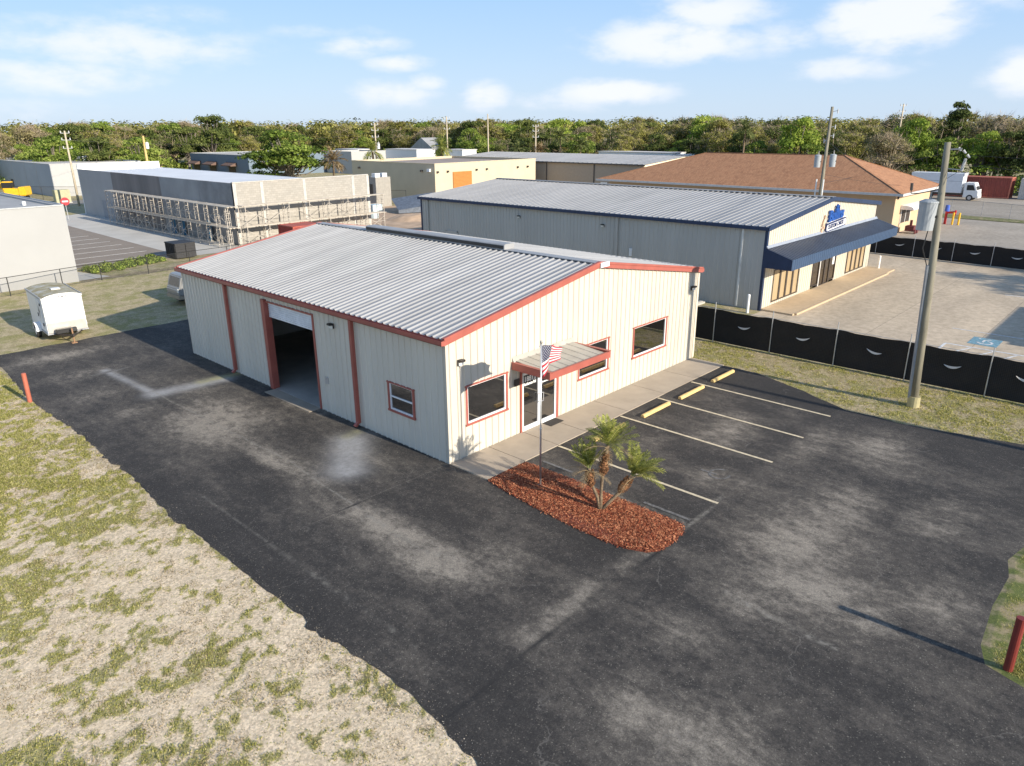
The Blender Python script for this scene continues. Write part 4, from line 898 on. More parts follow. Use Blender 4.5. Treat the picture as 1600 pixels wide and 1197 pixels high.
# off-camera pole of the same line and its spans
p3 = thing('utility_pole', 'wooden utility pole at the road end of the verge, holding the near pole wires', 'utility pole', (14.3, -27, 0)); mb = MB(); mb.tube((14.3, -27, -.2), (14.3, -27, 10), .18, .12, 10); mb.build('pole', wood, p3)
def wire(a_, b_, sag, label, r_=.009):
    a_ = Vector(a_); b_ = Vector(b_); n = 18; mb = MB()
    mb.path([a_.lerp(b_, i/n)+Vector((0,0,-sag*4*(i/n)*(1-i/n))) for i in range(n+1)], r_, 4); o = mb.build('overhead_wire', black); tag(o, label, 'wire', 'overhead wires'); return o
wire((15.41, -9.7, 9.2), (14.3, -27, 9.7), .35, 'thin black overhead wire leaving the near pole insulator to the right')
wire((50, 7.9, 8.9), (15.36, -9.05, 9.3), .9, 'long sagging black wire from the near pole to the pole behind the navy trimmed building', .008)
wire((15.4, -9.4, 8.9), (14.3, -27, 8.6), .3, 'second thin black wire below the first from the near pole to the right'); wire((50, 8, 6.3), (75.8, 5.4, 3.9), .3, 'black service drop wire crossing the rust shingled hip roof', .012)
wire((50, 8, 5.6), (118, 20, 7), 1.0, 'black wire running from the far pole toward the container yard trees', .014)
wire((21.3, 101, 9.8), (37.5, 116, 8.9), .4, 'wire between the pale left pole and the yellowish pole', .014)
wire((21.3, 101, 8.9), (67.5, 92.5, 9.6), 1.2, 'wire crossing from the pale left pole over the block building', .014)

# ------------------------------------------------------------------ navy trimmed neighbour
bx0, bx1, by0, by1, bh, br = 26.0, 44.47, 1.73, 31.7, 4.80, 5.72
nb_ = thing('metal_building', 'long pale grey metal building with navy trim and a deep navy awning over its shopfront', 'building', (bx0, by0, 0)); Wb = bx1-bx0
bs = lambda u: bh+(br-bh)*(1-abs(u-Wb/2)/(Wb/2))
bw = [(1.35, 5.15, .25, 2.2), (13.5, 17.15, .22, 2.2)]; bd = (7.35, 11.35, .08, 2.2)
mb = MB(); ribbed_wall(mb, (bx0, by0, 0), (1,0,0), (0,-1,0), Wb, bs, bw+[bd]); mb.build('front_wall', cream, nb_, flip=False)
mb = MB(); ribbed_wall(mb, (bx0, by0, 0), (0,1,0), (-1,0,0), by1-by0, lambda u: bh); mb.build('side_wall', greywall, nb_, flip=False)
mb = MB(); mb.box(bx1-.1, bx1, by0, by1, 0, bh); mb.prism([(bx0, 0), (bx1, 0), (bx1, bh), ((bx0+bx1)/2, br), (bx0, bh)], 'y', by1-.1, by1); mb.build('rear_walls', greywall, nb_)
mb = MB(); o2 = .18; sv2 = Vector((Wb/2+o2, 0, (br-bh)*(1+o2/(Wb/2)))); e2 = bh-(br-bh)*o2/(Wb/2)+.05
ribbed_roof(mb, (bx0-o2, by0-.12, e2), (0,1,0), sv2, by1-by0+.24, sv2.length, sp=.41, rib=.034, rw=.03, rb=.08)
ribbed_roof(mb, (bx1+o2, by0-.12, e2), (0,1,0), Vector((-sv2.x, 0, sv2.z)), by1-by0+.24, sv2.length, sp=.41, rib=.034, rw=.03, rb=.08)
xm2 = (bx0+bx1)/2; mb.box(xm2-.25, xm2+.25, by0-.12, by1+.12, br+.09, br+.12); mb.build('roof', galv2, nb_, flip=False)
mb = MB()
for X0 in (bx0-o2, bx1+o2): mb.prism([(X0, e2-.22), (xm2, br-.12), (xm2, br+.12), (X0, e2+.06)], 'y', by0-.2, by0-.12)
mb.box(bx0-o2-.1, bx0-o2, by0-.2, by1+.15, e2-.2, e2-.0); mb.box(bx1+o2, bx1+o2+.1, by0-.2, by1+.15, e2-.2, e2-.0)
mb.box(bx0-.04, bx0+.16, by0-.045, by0+.12, 0, bh-.1); mb.box(bx0-.045, bx0+.1, by1-.1, by1+.04, 0, bh-.1); mb.build('trim', bluetrim, nb_)
wps = mat('white_downspout', (.7, .7, .66), .5)
for yy in (2.25+.9, 11.3+.6, by1-.9):
    mb = MB(); mb.box(bx0-.14, bx0-.03, yy-.05, yy+.05, .1, bh-.1); mb.build('downspout', greywall if yy > 5 else wps, nb_)
for yy, zz_ in ((20.63, 4.0), (13.08, 3.98)):
    wall_light(nb_, bx0-.03, yy, zz_, -1, 0)
mb = MB(); mb.box(bx0-.05, bx0-.02, 27.4, 28.6, .05, 2.25); mb.box(bx0-.06, bx0-.03, 27.3, 27.4, .05, 2.35); mb.box(bx0-.06, bx0-.03, 28.6, 28.7, .05, 2.35); mb.box(bx0-.06, bx0-.03, 27.3, 28.7, 2.25, 2.35); mb.build('side_door', greywall, nb_)
mb = MB(); mb.box(bx0-.11, bx0-.03, 10.7, 10.9, 2.2, 2.7); mb.build('vent_pipe', white, nb_)
tanpane = mat('tan_coloured_pane', (.42, .32, .19), .12, var=.10, vscale=.8, stretch=(2, 2, .4))  # tan of reflections and blinds set as flat base colour
def shop_window(u0_, u1_, z0, z1, n, pane, nm='shop_window'):
    mb = MB(); y = by0; X0, X1 = bx0+u0_, bx0+u1_
    mb.box(X0, X1, y-.05, y+.05, z0, z0+.07); mb.box(X0, X1, y-.05, y+.05, z1-.06, z1)
    for k in range(n+1): xx = X0+(X1-X0-.11)*k/n; mb.box(xx, xx+.11+(.10 if 0 < k < n else 0), y-.052, y+.052, z0, z1)
    f = mb.build(nm, bronze, nb_); mb = MB(); mb.box(X0+.02, X1-.02, y-.01, y+.01, z0+.03, z1-.03); mb.build('pane', pane, f); return f
shop_window(*bw[0], 4, tanpane); shop_window(*bw[1], 4, tanpane)
shop_window(7.35, 8.5, .22, 2.2, 1, blueglass); shop_window(10.3, 11.35, .22, 2.2, 1, blueglass); shop_window(8.6, 10.3, .08, 2.2, 2, blueglass, 'entrance_door')
mb = MB(); mb.box(bx0+8.5, bx0+8.6, by0-.06, by0+.05, .05, 2.3); mb.build('white_mullion', white, nb_)
mb = MB(); mb.box(bx0+10.75, bx0+11.1, by0-.03, by0-.012, 1.25, 1.85); mb.build('notice', white, nb_)
# awning
ax0, ax1, ay = bx0-.05, 44.65, .12; zt, zf, zb_ = 3.62, 3.12, 2.52
mb = MB(); ribbed_roof(mb, (ax0, ay, zf), (1,0,0), (0, by0-.03-ay, zt-zf), ax1-ax0, math.hypot(by0-.03-ay, zt-zf), rib=.025, rw=.03, rb=.07); aw = mb.build('awning', navy, nb_, flip=False)
mb = MB(); ribbed_wall(mb, (ax0, ay, 0), (1,0,0), (0,-1,0), ax1-ax0, lambda u: zf+.01, zb=zb_, rib=.018); mb.build('awning_fascia', mat('navy_fascia', (.045, .08, .145), .4, var=.08), aw, flip=False)
for X in (ax0, ax1-.03): mb = MB(); mb.prism([(ay, zb_), (by0-.04, zb_), (by0-.04, zt), (ay, zf)], 'x', X, X+.03); mb.build('awning_end', bluetrim, aw)
mb = MB(); mb.box(ax0+.04, ax1-.04, ay+.03, by0-.05, zb_+.02, zb_+.04); mb.build('awning_soffit', creamL, aw)
mb = MB(); mb.prism([(by0-.14, zt+.0), (by0-.03, zt+.03), (by0-.03, zt+.15)], 'x', ax0+.02, ax1-.02); mb.build('awning_flashing', steel, aw)
# sign
sg_b = mat('sign_blue', (.015, .09, .36), .35, var=.08); sg_d = mat('sign_navy_edge', (.02, .035, .12), .4)
sgn = thing('wall_sign', 'blue script company sign over a navy capsule plate on the shopfront gable', 'sign', (36, by0-.1, 3.7))
mb = MB(); X0, X1, z0, z1 = 34.45, 37.85, 3.70, 4.22; sl_ = .055
def cap(pad, y0, y1, mtl, nm):
    mb = MB(); pr = []
    for cxx, a0 in ((X1-.16-pad*0, -90), (X0+.16, 90)):
        for k in range(7):
            t_ = R(a0+180*k/6); rr_ = (z1-z0)/2-pad
            xx = cxx+rr_*.75*math.cos(t_); pr.append((xx, (z0+z1)/2+(xx-X0)*sl_-.06+rr_*math.sin(t_)))
    mb.prism(pr, 'y', y0, y1); return mb.build(nm, mtl, sgn)
cap(0, by0-.16, by0-.03, sg_d, 'capsule_panel'); cap(.07, by0-.172, by0-.161, white, 'white_panel')
textmesh('CUSTOM CARTS', .36, sg_d, (X0+.16, by0-.185, z0+.12), (1,0,sl_), (0,0,1), 'capsule_lettering', sgn, .02, bold=.012, squeeze=1.02)
textmesh('Bullins', .98, sg_b, (X0+.20, by0-.14, 4.30), (1,0,.05), (.15,0,1), 'script_lettering', sgn, .12, bold=.035, squeeze=.98)
textmesh('the', .38, sg_b, (X0+1.35, by0-.14, 5.03), (1,0,.05), (.15,0,1), 'small_lettering', sgn, .10, bold=.02)
mb = MB(); mb.prism([(X0+.15, 4.2), (X1-.1, 4.38), (X1-.1, 4.43), (X0+.15, 4.26)], 'y', by0-.13, by0-.03); mb.build('underline', white, sgn)
mb = MB()
for k, (xx, zz_, s_) in enumerate(((33.95, 3.75, .16), (34.2, 4.0, .14), (34.1, 4.35, .13), (34.25, 4.6, .12), (34.0, 4.15, .1))):
    mb.prism([(xx-s_, zz_-s_), (xx+s_, zz_-s_*.8), (xx+s_*.8, zz_+s_), (xx-s_*.3, zz_+s_*1.3)], 'y', by0-.09-.004*k, by0-.03)
mb.build('tan_shapes', mat('sign_tan', (.62, .42, .28), .6, var=.35, vscale=6), sgn)
mb = MB(); mb.box(26.05, 44.3, -.22, 1.68, 0, .10); mb.box(26.3, 42.5, -.36, -.221, 0, .115); wk2 = mb.build('shopfront_walkway', mat('tan_concrete', (.52, .40, .26), .85, var=.08)); tag(wk2, kind='structure')
def bollard(x, y, h, r_, m_, lb, grp=None):
    mb = MB(); mb.tube((x, y, 0), (x, y, h), r_, n=12); mb.tube((x, y, h), (x, y, h+.03), r_, r_*.6, 12); o = mb.build('bollard', m_); tag(o, lb, 'bollard', grp); return o
bollard(43.96, .82, 1.0, .085, white, 'white pipe bollard at the far end of the tan shopfront walkway')
bollard(25.06, 2.02, 1.06, .085, white, 'white pipe bollard between the screened fence and the grey ribbed wall')
mb = MB(); mb.box(24.7, 25.6, 5.0, 5.35, 0, .12); mb.box(24.8, 25.5, 5.06, 5.3, .12, .16); o = mb.build('splash_block', concrete3, bevel=.02); tag(o, 'pale concrete splash block lying at the foot of the grey ribbed wall', 'splash block')
# lot markings
hcb = mat('worn_blue_paint', (.16, .30, .36), .8, var=.3, vscale=6); hcw = mat('worn_lot_white', (.62, .62, .60), .8, var=.25, vscale=5)
mb = MB(); mb.box(26.4, 27.95, -10.1, -8.85, .012, .015); tag(mb.build('blue_parking_paint', hcb), kind='structure')
mb = MB(); cxx, cyy = 27.0, -9.5
for k in range(16):
    t0, t1 = R(100+250*k/16), R(100+250*(k+1)/16)
    mb.quad(*[(cxx+.36*q*math.cos(t_), cyy+.36*q*math.sin(t_), .019) for q, t_ in ((1, t0), (1, t1), (.7, t1), (.7, t0))])
for (xa, ya2, xb, yb) in ((27.0, -9.4, 27.5, -9.4), (27.5, -9.4, 27.7, -9.65), (27.6, -9.15, 27.75, -9.15)): mb.beam((xa, ya2, .019), (xb, yb, .019), .09, .003)
tag(mb.build('wheelchair_symbol', hcw), kind='structure')
mb = MB(); mb.box(25.64, 25.78, -15, -8.05, .012, .016); mb.box(23.9, 25.64, -8.14, -8.02, .012, .016)
for k in range(7): mb.beam((23.9, -8.6-.95*k, .014), (25.6, -9.2-.95*k, .0145), .1, .003)
mb.box(29.0, 29.1, -12, -7.6, .012, .016); mb.box(40, 40.12, -14, -8, .012, .016)
tag(mb.build('lot_lines', hcw), kind='structure')

# ------------------------------------------------------------------ generic buildings
def box_building(label, x0, x1, y0, y1, h, wallm, roofm, name='warehouse', parapet=.35, capm=None, seams_x=(), seams_y=()):
    t = thing(name, label, 'building', (x0, y0, 0)); mb = MB(); w_ = .25
    mb.box(x0, x1, y0, y0+w_, 0, h); mb.box(x0, x1, y1-w_, y1, 0, h); mb.box(x0, x0+w_, y0+w_, y1-w_, 0, h); mb.box(x1-w_, x1, y0+w_, y1-w_, 0, h)
    mb.build('wall', wallm, t)
    mb = MB(); mb.box(x0+w_, x1-w_, y0+w_, y1-w_, h-parapet-.05, h-parapet); mb.build('roof', roofm, t)
    if capm:
        mb = MB(); c = .06
        mb.box(x0-c, x1+c, y0-c, y0+w_+c, h, h+.06); mb.box(x0-c, x1+c, y1-w_-c, y1+c, h, h+.06); mb.box(x0-c, x0+w_+c, y0+w_+c, y1-w_-c, h, h+.06); mb.box(x1-w_-c, x1+c, y0+w_+c, y1-w_-c, h, h+.06); mb.build('coping', capm, t)
    if seams_x or seams_y:
        for s_ in seams_y: mb = MB(); mb.box(x0-.025, x0-.002, s_-.04, s_+.04, 0, h-.02); mb.build('wall_seam', roofm, t)
    return t
wsm = mat('white_stucco', (.385, .385, .375), .85, var=.03, vscale=.4); roofgrey = mat('grey_membrane_roof', (.36, .36, .35), .9, var=.12, vscale=.4)
bl = box_building('plain white stucco building with a grey roof at the left edge behind the trailer', -60, 2.38, 41.65, 61.5, 5.3, wsm, roofgrey, parapet=.12)
mb = MB(); mb.box(-60, 2.44, 41.60, 41.66, 5.3, 5.38); mb.box(2.36, 2.44, 41.6, 61.5, 5.3, 5.38); mb.build('roof_edge', mat('roof_edge_grey', (.45, .46, .46), .6), bl)
mb = MB(); mb.tube((1.0, 45.5, 5.18), (1.0, 45.5, 5.45), .12, n=10); mb.build('roof_vent', white, bl)
# A: long building, far left, side tinted as shaded
pg = mat('blue_shade_panel', (.40, .42, .44), .8, var=.06, vscale=.3); lightc = mat('pale_wall', (.42, .42, .405), .85, var=.04); gravelroof = mat('pale_gravel_roof', (.50, .47, .42), .9, var=.10, vscale=.3)  # side panel colour carries the bluish shade, front facing the lit tone
A_ = box_building('long tilt panel building at far left, blue grey shaded side and sunlit white front', 23.9, 37.9, 120, 176, 5.05, pg, gravelroof, parapet=.15, capm=mat('pale_coping', (.62, .60, .56), .8), seams_y=(127.5, 134, 141.5, 149, 156, 163))
mb = MB(); mb.box(23.95, 37.85, 119.93, 119.99, 0, 5.0); mb.build('front_facing', lightc, A_)
mb = MB()
for y in (142.4, 143.3): mb.box(23.84, 23.88, y, y+.45, .7, 1.9)
mb.build('side_windows', bronze, A_)
for (x, y) in ((27, 166), (29.5, 158), (31, 150), (34, 137), (36, 140)):
    mb = MB(); mb.box(x, x+1.3, y, y+1.0, 4.9, 5.6); mb.build('roof_unit', white, A_)
# CMU building
cb = thing('block_building', 'unfinished concrete block building, dark patchy side wall, pale block front, ringed by scaffolding', 'building', (18.3, 48.8, 0))
cw = [(78.1, 89.0, mat('cmu_blue_grey', (.40, .385, .36), .9, var=.08, vscale=.4)), (64.6, 78.1, mat('cmu_dark_brown', (.22, .195, .175), .9, var=.25, vscale=.35, streak=True)), (55.7, 64.6, mat('cmu_slate', (.33, .325, .31), .9, var=.15, vscale=.4)), (48.8, 55.7, mat('cmu_slate_dark', (.28, .275, .265), .9, var=.22, vscale=.5))]
for k, (y0, y1, m_) in enumerate(cw):
    mb = MB(); mb.box(18.3, 18.55, y0+.02, y1-.02, 0, 5.55); mb.box(18.305+.002*k, 18.55, y0, y0+.02, 0, 5.54); mb.build('side_wall', m_, cb)
cmm = NB('cmu_front'); br_ = cmm.n.new("ShaderNodeTexBrick"); mp2 = cmm.n.new("ShaderNodeMapping"); mp2.inputs["Rotation"].default_value = (R(90), 0, 0); cmm.l.new(cmm.tc, mp2.inputs[0]); cmm.l.new(mp2.outputs[0], br_.inputs["Vector"])
br_.inputs["Scale"].default_value = 1; br_.inputs["Brick Width"].default_value = .4; br_.inputs["Row Height"].default_value = .2; br_.inputs["Mortar Size"].default_value = .012
br_.inputs["Color1"].default_value = (.40, .375, .33, 1); br_.inputs["Color2"].default_value = (.33, .312, .275, 1); br_.inputs["Mortar"].default_value = (.27, .25, .22, 1)
cmu_front = cmm.done(cmm.mix(cmm.rng(cmm.noise(.5, 5, .6), .4, .7, 0, .3), br_.outputs[0], (.40, .36, .30)), .9)
mb = MB(); mb.box(18.30, 33.3, 48.75, 49.0, 0, 5.58); mb.build('front_wall', cmu_front, cb)
mb = MB()
for x in (18.3, 21.0, 25.5, 31.2, 33.05): mb.box(x, x+.30, 48.72, 48.752, 0, 5.55)
mb.box(18.3, 33.3, 48.70, 49.0, 5.58, 5.66)
mb.build('mortar_column', mat('pale_grout', (.50, .475, .43), .9), cb)
mb = MB(); mb.box(18.56, 28.2, 49.01, 88.9, 5.28, 5.33); mb.box(28.2, 28.45, 49.01, 88.9, 0, 5.36); mb.box(33.05, 33.3, 49.01, 56, 0, 3.0); mb.build('roof', mat('white_membrane', (.72, .73, .73), .7, var=.06, vscale=.3), cb)
mb = MB(); mb.box(18.3, 28.45, 88.92, 89.2, 0, 6.15); mb.build('rear_parapet', mat('bright_white_wall', (.86, .86, .84), .8, var=.02), cb)
mb = MB(); mb.box(18.26, 18.295, 78.6, 80.0, 0, 2.1); mb.box(18.26, 18.295, 81, 82.4, 0, 2.1); mb.build('side_door', mat('grey_steel_door', (.26, .27, .28), .6), cb)
# scaffolding: frames are shared copies
scm = mat('dusty_scaffold_steel', (.52, .47, .40), .7, var=.2, vscale=2)
plk = mat('dusty_plank', (.55, .49, .40), .85, var=.2, vscale=2)
def scaffold(label, p0, d, inn, n, bay, lifts=2, start2=0):
    """p0 start, d run direction, inn direction towards the wall"""
    p0 = Vector(p0); d = Vector(d); inn = Vector(inn); t = thing('scaffolding', label, 'scaffolding', tuple(p0)); lh = 1.83; wd_ = 1.2; fr = None
    for lv in range(lifts):
        for k in range(n+1):
            if lv and k < start2: continue
            b = p0+d*(bay*k)+Vector((0,0,lh*lv))
            if fr is None or fr[1] != 1:
                mb = MB(); q = b
                for s_ in (0, wd_): mb.tube(q+inn*s_, q+inn*s_+Vector((0,0,lh)), .035, n=5)
                mb.tube(q+Vector((0,0,lh-.06)), q+inn*wd_+Vector((0,0,lh-.06)), .035, n=5)
                for s_ in (.35, wd_-.35): mb.tube(q+inn*s_+Vector((0,0,.15)), q+inn*s_+Vector((0,0,lh-.3)), .022, n=4)
                for z_ in (.5, .9, 1.3):
                    mb.tube(q+Vector((0,0,z_)), q+inn*.35+Vector((0,0,z_)), .022, n=4); mb.tube(q+inn*(wd_-.35)+Vector((0,0,z_)), q+inn*wd_+Vector((0,0,z_)), .022, n=4)
                o = mb.build('frame', scm, t, flip=False); fr = (o, 1, b.copy())
            else:
                o = fr[0].copy(); S.collection.objects.link(o); o.location = b-fr[2]
    for lv in range(lifts):
        for k in range(n):
            if lv and k < start2: continue
            b = p0+d*(bay*k)+Vector((0,0,lh*lv)); mb = MB()
            if (k+lv) % 4 != 3:
                mb.tube(b+Vector((0,0,.3)), b+d*bay+Vector((0,0,1.5)), .02, n=4); mb.tube(b+Vector((0,0,1.5)), b+d*bay+Vector((0,0,.3)), .02, n=4)
            mb.tube(b+Vector((0,0,1.0)), b+d*bay+Vector((0,0,1.0)), .018, n=4)
            mb.build('brace', scm, t, flip=False)
    for lv in range(lifts):
        mb = MB(); s0 = start2 if lv else 0; z = lh*(lv+1)+.02
        for q, wdp in ((.12, .26), (.45, .26), (.78, .26)):
            a_ = p0+d*(bay*s0-.3)+inn*q+Vector((0,0,z)); b = p0+d*(bay*n+.3)+inn*q+Vector((0,0,z)); mb.beam(a_, b, wdp, .05)
        mb.build('plank', plk, t)
    mb = MB()
    for k in range(0, n+1, 3):
        b = p0+d*(bay*k); mb.obox(b+Vector((0,0,.03)), (.25, .25, .05)); mb.obox(b+inn*wd_+Vector((0,0,.03)), (.25, .25, .05))
    mb.build('foot_plate', plk, t)
    return t
scaffold('two level frame scaffolding along the dark side wall of the block building', (16.6, 47.2, 0), (0,1,0), (1,0,0), 14, 2.05)
scaffold('two level frame scaffolding across the pale front wall of the block building', (18.3, 46.9, 0), (1,0,0), (0,1,0), 7, 2.2)
mb = MB(); tarp = mat('blue_tarp', (.03, .15, .26), .6, var=.2)
for k, (y, hh) in enumerate(((61.2, 1.6), (59.2, 1.9), (53.4, 2.0))):
    mb = MB(); P = [(17.9+.1*math.sin(3*i+k), y+i*.22, z_) for i in range(5) for z_ in (.05, hh*(.9+.1*math.sin(i*2)))]
    for i in range(4): mb.quad(P[2*i], P[2*i+2], P[2*i+3], P[2*i+1])
    o = mb.build('tarp', tarp, flip=False); tag(o, ['blue tarp hanging farthest along the dark block wall behind scaffolding', 'blue tarp hanging between the other two behind the scaffolding', 'blue tarp hanging nearest the front corner behind the scaffolding'][k], 'tarp', 'blue tarps behind the scaffolding')
# B
B_ = box_building('dark blue grey storefront building among the trees with brown awnings', 70, 96, 143, 172, 4.55, mat('slate_blue_wall', (.16, .21, .26), .8, var=.06), gravelroof, parapet=.1, capm=MATS['pale_coping'])
brn = mat('brown_awning', (.16, .10, .075), .8)
for y in (158, 148.5, 166.5):
    mb = MB(); mb.prism([(70-.02, 2.9), (68.4, 2.3), (68.4, 2.1), (70-.02, 2.1)], 'y', y, y+4.8) if False else mb.add([(69.98, y, 2.9), (68.4, y, 2.3), (68.4, y, 2.1), (69.98, y, 2.1), (69.98, y+4.8, 2.9), (68.4, y+4.8, 2.3), (68.4, y+4.8, 2.1), (69.98, y+4.8, 2.1)], [(0,1,2,3), (7,6,5,4), (0,4,5,1), (1,5,6,2), (2,6,7,3), (3,7,4,0)])
    mb.build('awning', brn, B_); mb = MB(); mb.box(69.93, 69.985, y+.8, y+4, .2, 2.05); mb.build('shop_window', bronze, B_)
# C
box_building('small white walled building right of the big green tree', 90, 100, 132, 142.5, 5.0, lightc, roofgrey, capm=MATS['pale_coping'])
# D
beige = mat('beige_block_wall', (.56, .48, .34), .85, var=.05, vscale=.5)
D_ = box_building('beige block building with an orange roll-up door in its sunlit front', 55.5, 76.8, 63.5, 83, 5.42, beige, mat('brown_grey_roof', (.33, .27, .23), .9, var=.15, vscale=.4), parapet=.3, capm=mat('cream_coping', (.70, .60, .42), .8))
mb = MB(); z = 1.9
while z < 4.15: mb.box(58.85, 62.55, 63.38, 63.47, z, z+.16); z += .18
dD = mb.build('orange_door', mat('orange_door', (.50, .20, .045), .6, var=.06), D_)
mb = MB(); mb.box(58.85, 62.55, 63.40, 63.46, 0, 1.88); mb.build('door_curtain', MATS['orange_door'], dD)
for x in (55.94, 57.85, 63.55, 65.68, 72.5, 74.8): mb = MB(); mb.box(x-.14, x+.14, 63.25, 63.49, 4.2, 4.45); mb.build('floodlight', bronze, D_)
for y in (66.2, 81): mb = MB(); mb.box(55.2, 55.48, y-.15, y+.15, 4.3, 4.55); mb.build('side_light', bronze, D_)
mb = MB(); mb.box(55.2, 55.48, 64.3, 64.9, 4.35, 4.75); mb.build('white_camera', white, D_)
an = box_building('grey annex with a dark window and roof units beside the pale block wall', 47.5, 50.0, 66.5, 69, 3.9, mat('grey_annex', (.33, .31, .27), .9), roofgrey)
mb = MB(); mb.box(47.44, 47.49, 67.2, 68.0, 1.6, 3.0); mb.build('dark_window', bronze, an)
for x in (47.7, 48.9): mb = MB(); mb.box(x, x+.8, 66.8, 67.6, 3.6, 4.4); mb.build('roof_unit', white, an)
# F
ff = thing('warehouse', 'tan warehouse with pale metal roof, left of the rust shingled hip roof', 'building', (79, 44.5, 0))
tanw = mat('tan_wall', (.40, .33, .26), .8, var=.05); mb = MB(); FX0, FX1, FY0, FY1 = 79, 101, 44.5, 86
mb.box(FX0, FX0+.2, FY0+.2, FY1, 0, 4.9); mb.build('side_wall', tanw, ff); mb = MB(); mb.box(FX1-.2, FX1, FY0+.2, FY1, 0, 4.9); mb.build('side_wall', tanw, ff)
mb = MB(); mb.prism([(FX0, 0), (FX1, 0), (FX1, 4.95), (90, 5.75), (FX0, 4.95)], 'y', FY0, FY0+.2); mb.prism([(FX0, 0), (FX1, 0), (FX1, 4.95), (90, 5.75), (FX0, 4.95)], 'y', FY1, FY1+.2); mb.build('gable_wall', mat('sunlit_tan_wall', (.70, .62, .48), .8), ff)  # gable gets a lighter copy of the tan wall, as the sunlit face
mb = MB(); fs_ = Vector((11.3, 0, .82)); ribbed_roof(mb, (FX0-.3, FY0-.3, 4.95), (0,1,0), fs_, FY1-FY0+.8, fs_.length, sp=.9, rib=.05, rb=.2, rw=.1); ribbed_roof(mb, (FX1+.3, FY0-.3, 4.95), (0,1,0), Vector((-11.3, 0, .82)), FY1-FY0+.8, fs_.length, sp=.9, rib=.05, rb=.2, rw=.1); mb.build('roof', galv2, ff, flip=False)
mb = MB(); mb.box(FX0-.36, FX0-.30, FY0-.3, FY1+.3, 4.78, 4.96)
for y in (53.5, 63, 72): mb.box(FX0-.1, FX0-.01, y-.08, y+.08, 0, 4.8)
mb.build('gutter', mat('dark_brown_trim', (.10, .085, .075), .6), ff)
mb = MB(); mb.box(FX0-.05, FX0-.01, 51, 52.2, 0, 2.2); mb.build('white_door', white, ff)
# G, E : white storage sheds
shm = mat('white_shed_metal', (.66, .68, .70), .6, var=.05); shr = mat('pale_shed_roof', (.66, .62, .58), .7, var=.08)
def shed(label, x0, x1, y0, y1, z, grp=None, doorm=None, zb0=0):
    t = thing('storage_shed', label, 'shed', (x0, y0, 0), grp); mb = MB(); mb.box(x0, x1, y0, y1, 0, z); mb.build('wall', shm, t)
    mb = MB(); mb.box(x0-.15, x1+.15, y0-.15, y1+.15, z, z+.14); mb.build('roof', shr, t)
    if doorm: mb = MB(); mb.box(x0+(x1-x0)*.45, x1-(x1-x0)*.15, y0-.06, y0-.01, .1, z*.85); mb.build('door', doorm, t)
    return t
E1 = (105.5, 152); k_ = .70
shed('white storage shed at the left end of the row seen over the beige building', 102, 108, 146.0, 156, 4.9)
shed('white storage shed in the middle of the row beyond the beige building', 109.3, 115.5, 131.5, 144, 4.9)
shed('white storage shed with an orange panel near the sabal palms', 117.0, 122, 123, 130, 4.8)
shed('long white shed with a red door behind the tan warehouse roof', 131.5, 137, 71.5, 91.5, 4.55, doorm=mat('red_door', (.35, .10, .06), .6))
shed('low white shed with an orange roof edge left of the rust shingled roof', 130, 137, 58, 70, 4.2)
hs = thing('house', 'small distant house with a shiny tin gable roof half hidden by trees', 'house', (133, 152, 0)); mb = MB(); mb.box(133, 145, 152, 162, 0, 4.2); mb.build('wall', tanw, hs)
mb = MB(); mb.prism([(151.4, 4.1), (157, 7.4), (162.6, 4.1), (162.6, 3.95), (151.4, 3.95)], 'x', 132.5, 145.5); mb.build('roof', galv, hs)
# H: rust hip roof
hh = thing('office_building', 'large peach stucco building under a rust brown shingled hip roof', 'building', (63.6, 5.9, 0))
peach = mat('peach_stucco', (.56, .41, .26), .85, var=.05, vscale=.4)
mb = MB(); HX0, HX1, HY0, HY1 = 63.6, 75.4, 5.9, 39.6; mb.box(HX0, HX1, HY0, HY1, 0, 4.0); mb.build('wall', peach, hh)
sh = NB('rust_shingles'); bk = sh.n.new("ShaderNodeTexBrick"); sh.l.new(sh.tc, bk.inputs["Vector"]); bk.inputs["Scale"].default_value = 1; bk.inputs["Brick Width"].default_value = .35; bk.inputs["Row Height"].default_value = .16; bk.inputs["Mortar Size"].default_value = .01
bk.inputs["Color1"].default_value = (.45, .215, .105, 1); bk.inputs["Color2"].default_value = (.31, .145, .072, 1); bk.inputs["Mortar"].default_value = (.20, .09, .045, 1)
shm2 = sh.done(sh.mix(sh.rng(sh.noise(1.6, 6, .75), .35, .7, 0, .6), bk.outputs[0], (.52, .275, .14)), .95)
ex0, ex1, ey0, ey1, ez0, rz_ = 62.3, 76.5, 5.0, 40.6, 4.0, 7.15; rx_ = 69.4; ry0, ry1 = 13.2, 29.5
mb = MB(); mb.add([(ex0, ey0, ez0), (ex1, ey0, ez0), (ex1, ey1, ez0), (ex0, ey1, ez0), (rx_, ry0, rz_), (rx_, ry1, rz_)], [(0,1,4), (1,2,5,4), (2,3,5), (3,0,4,5)]); hr = mb.build('roof', shm2, hh)
mb = MB()
for a_, b_ in (((rx_, ry0, rz_), (rx_, ry1, rz_)), ((ex0, ey0, ez0), (rx_, ry0, rz_)), ((ex1, ey0, ez0), (rx_, ry0, rz_)), ((ex0, ey1, ez0), (rx_, ry1, rz_))): mb.beam(Vector(a_)+Vector((0,0,.005)), Vector(b_)+Vector((0,0,.005)), .26, .03)
mb.build('ridge_cap', shm2, hr)
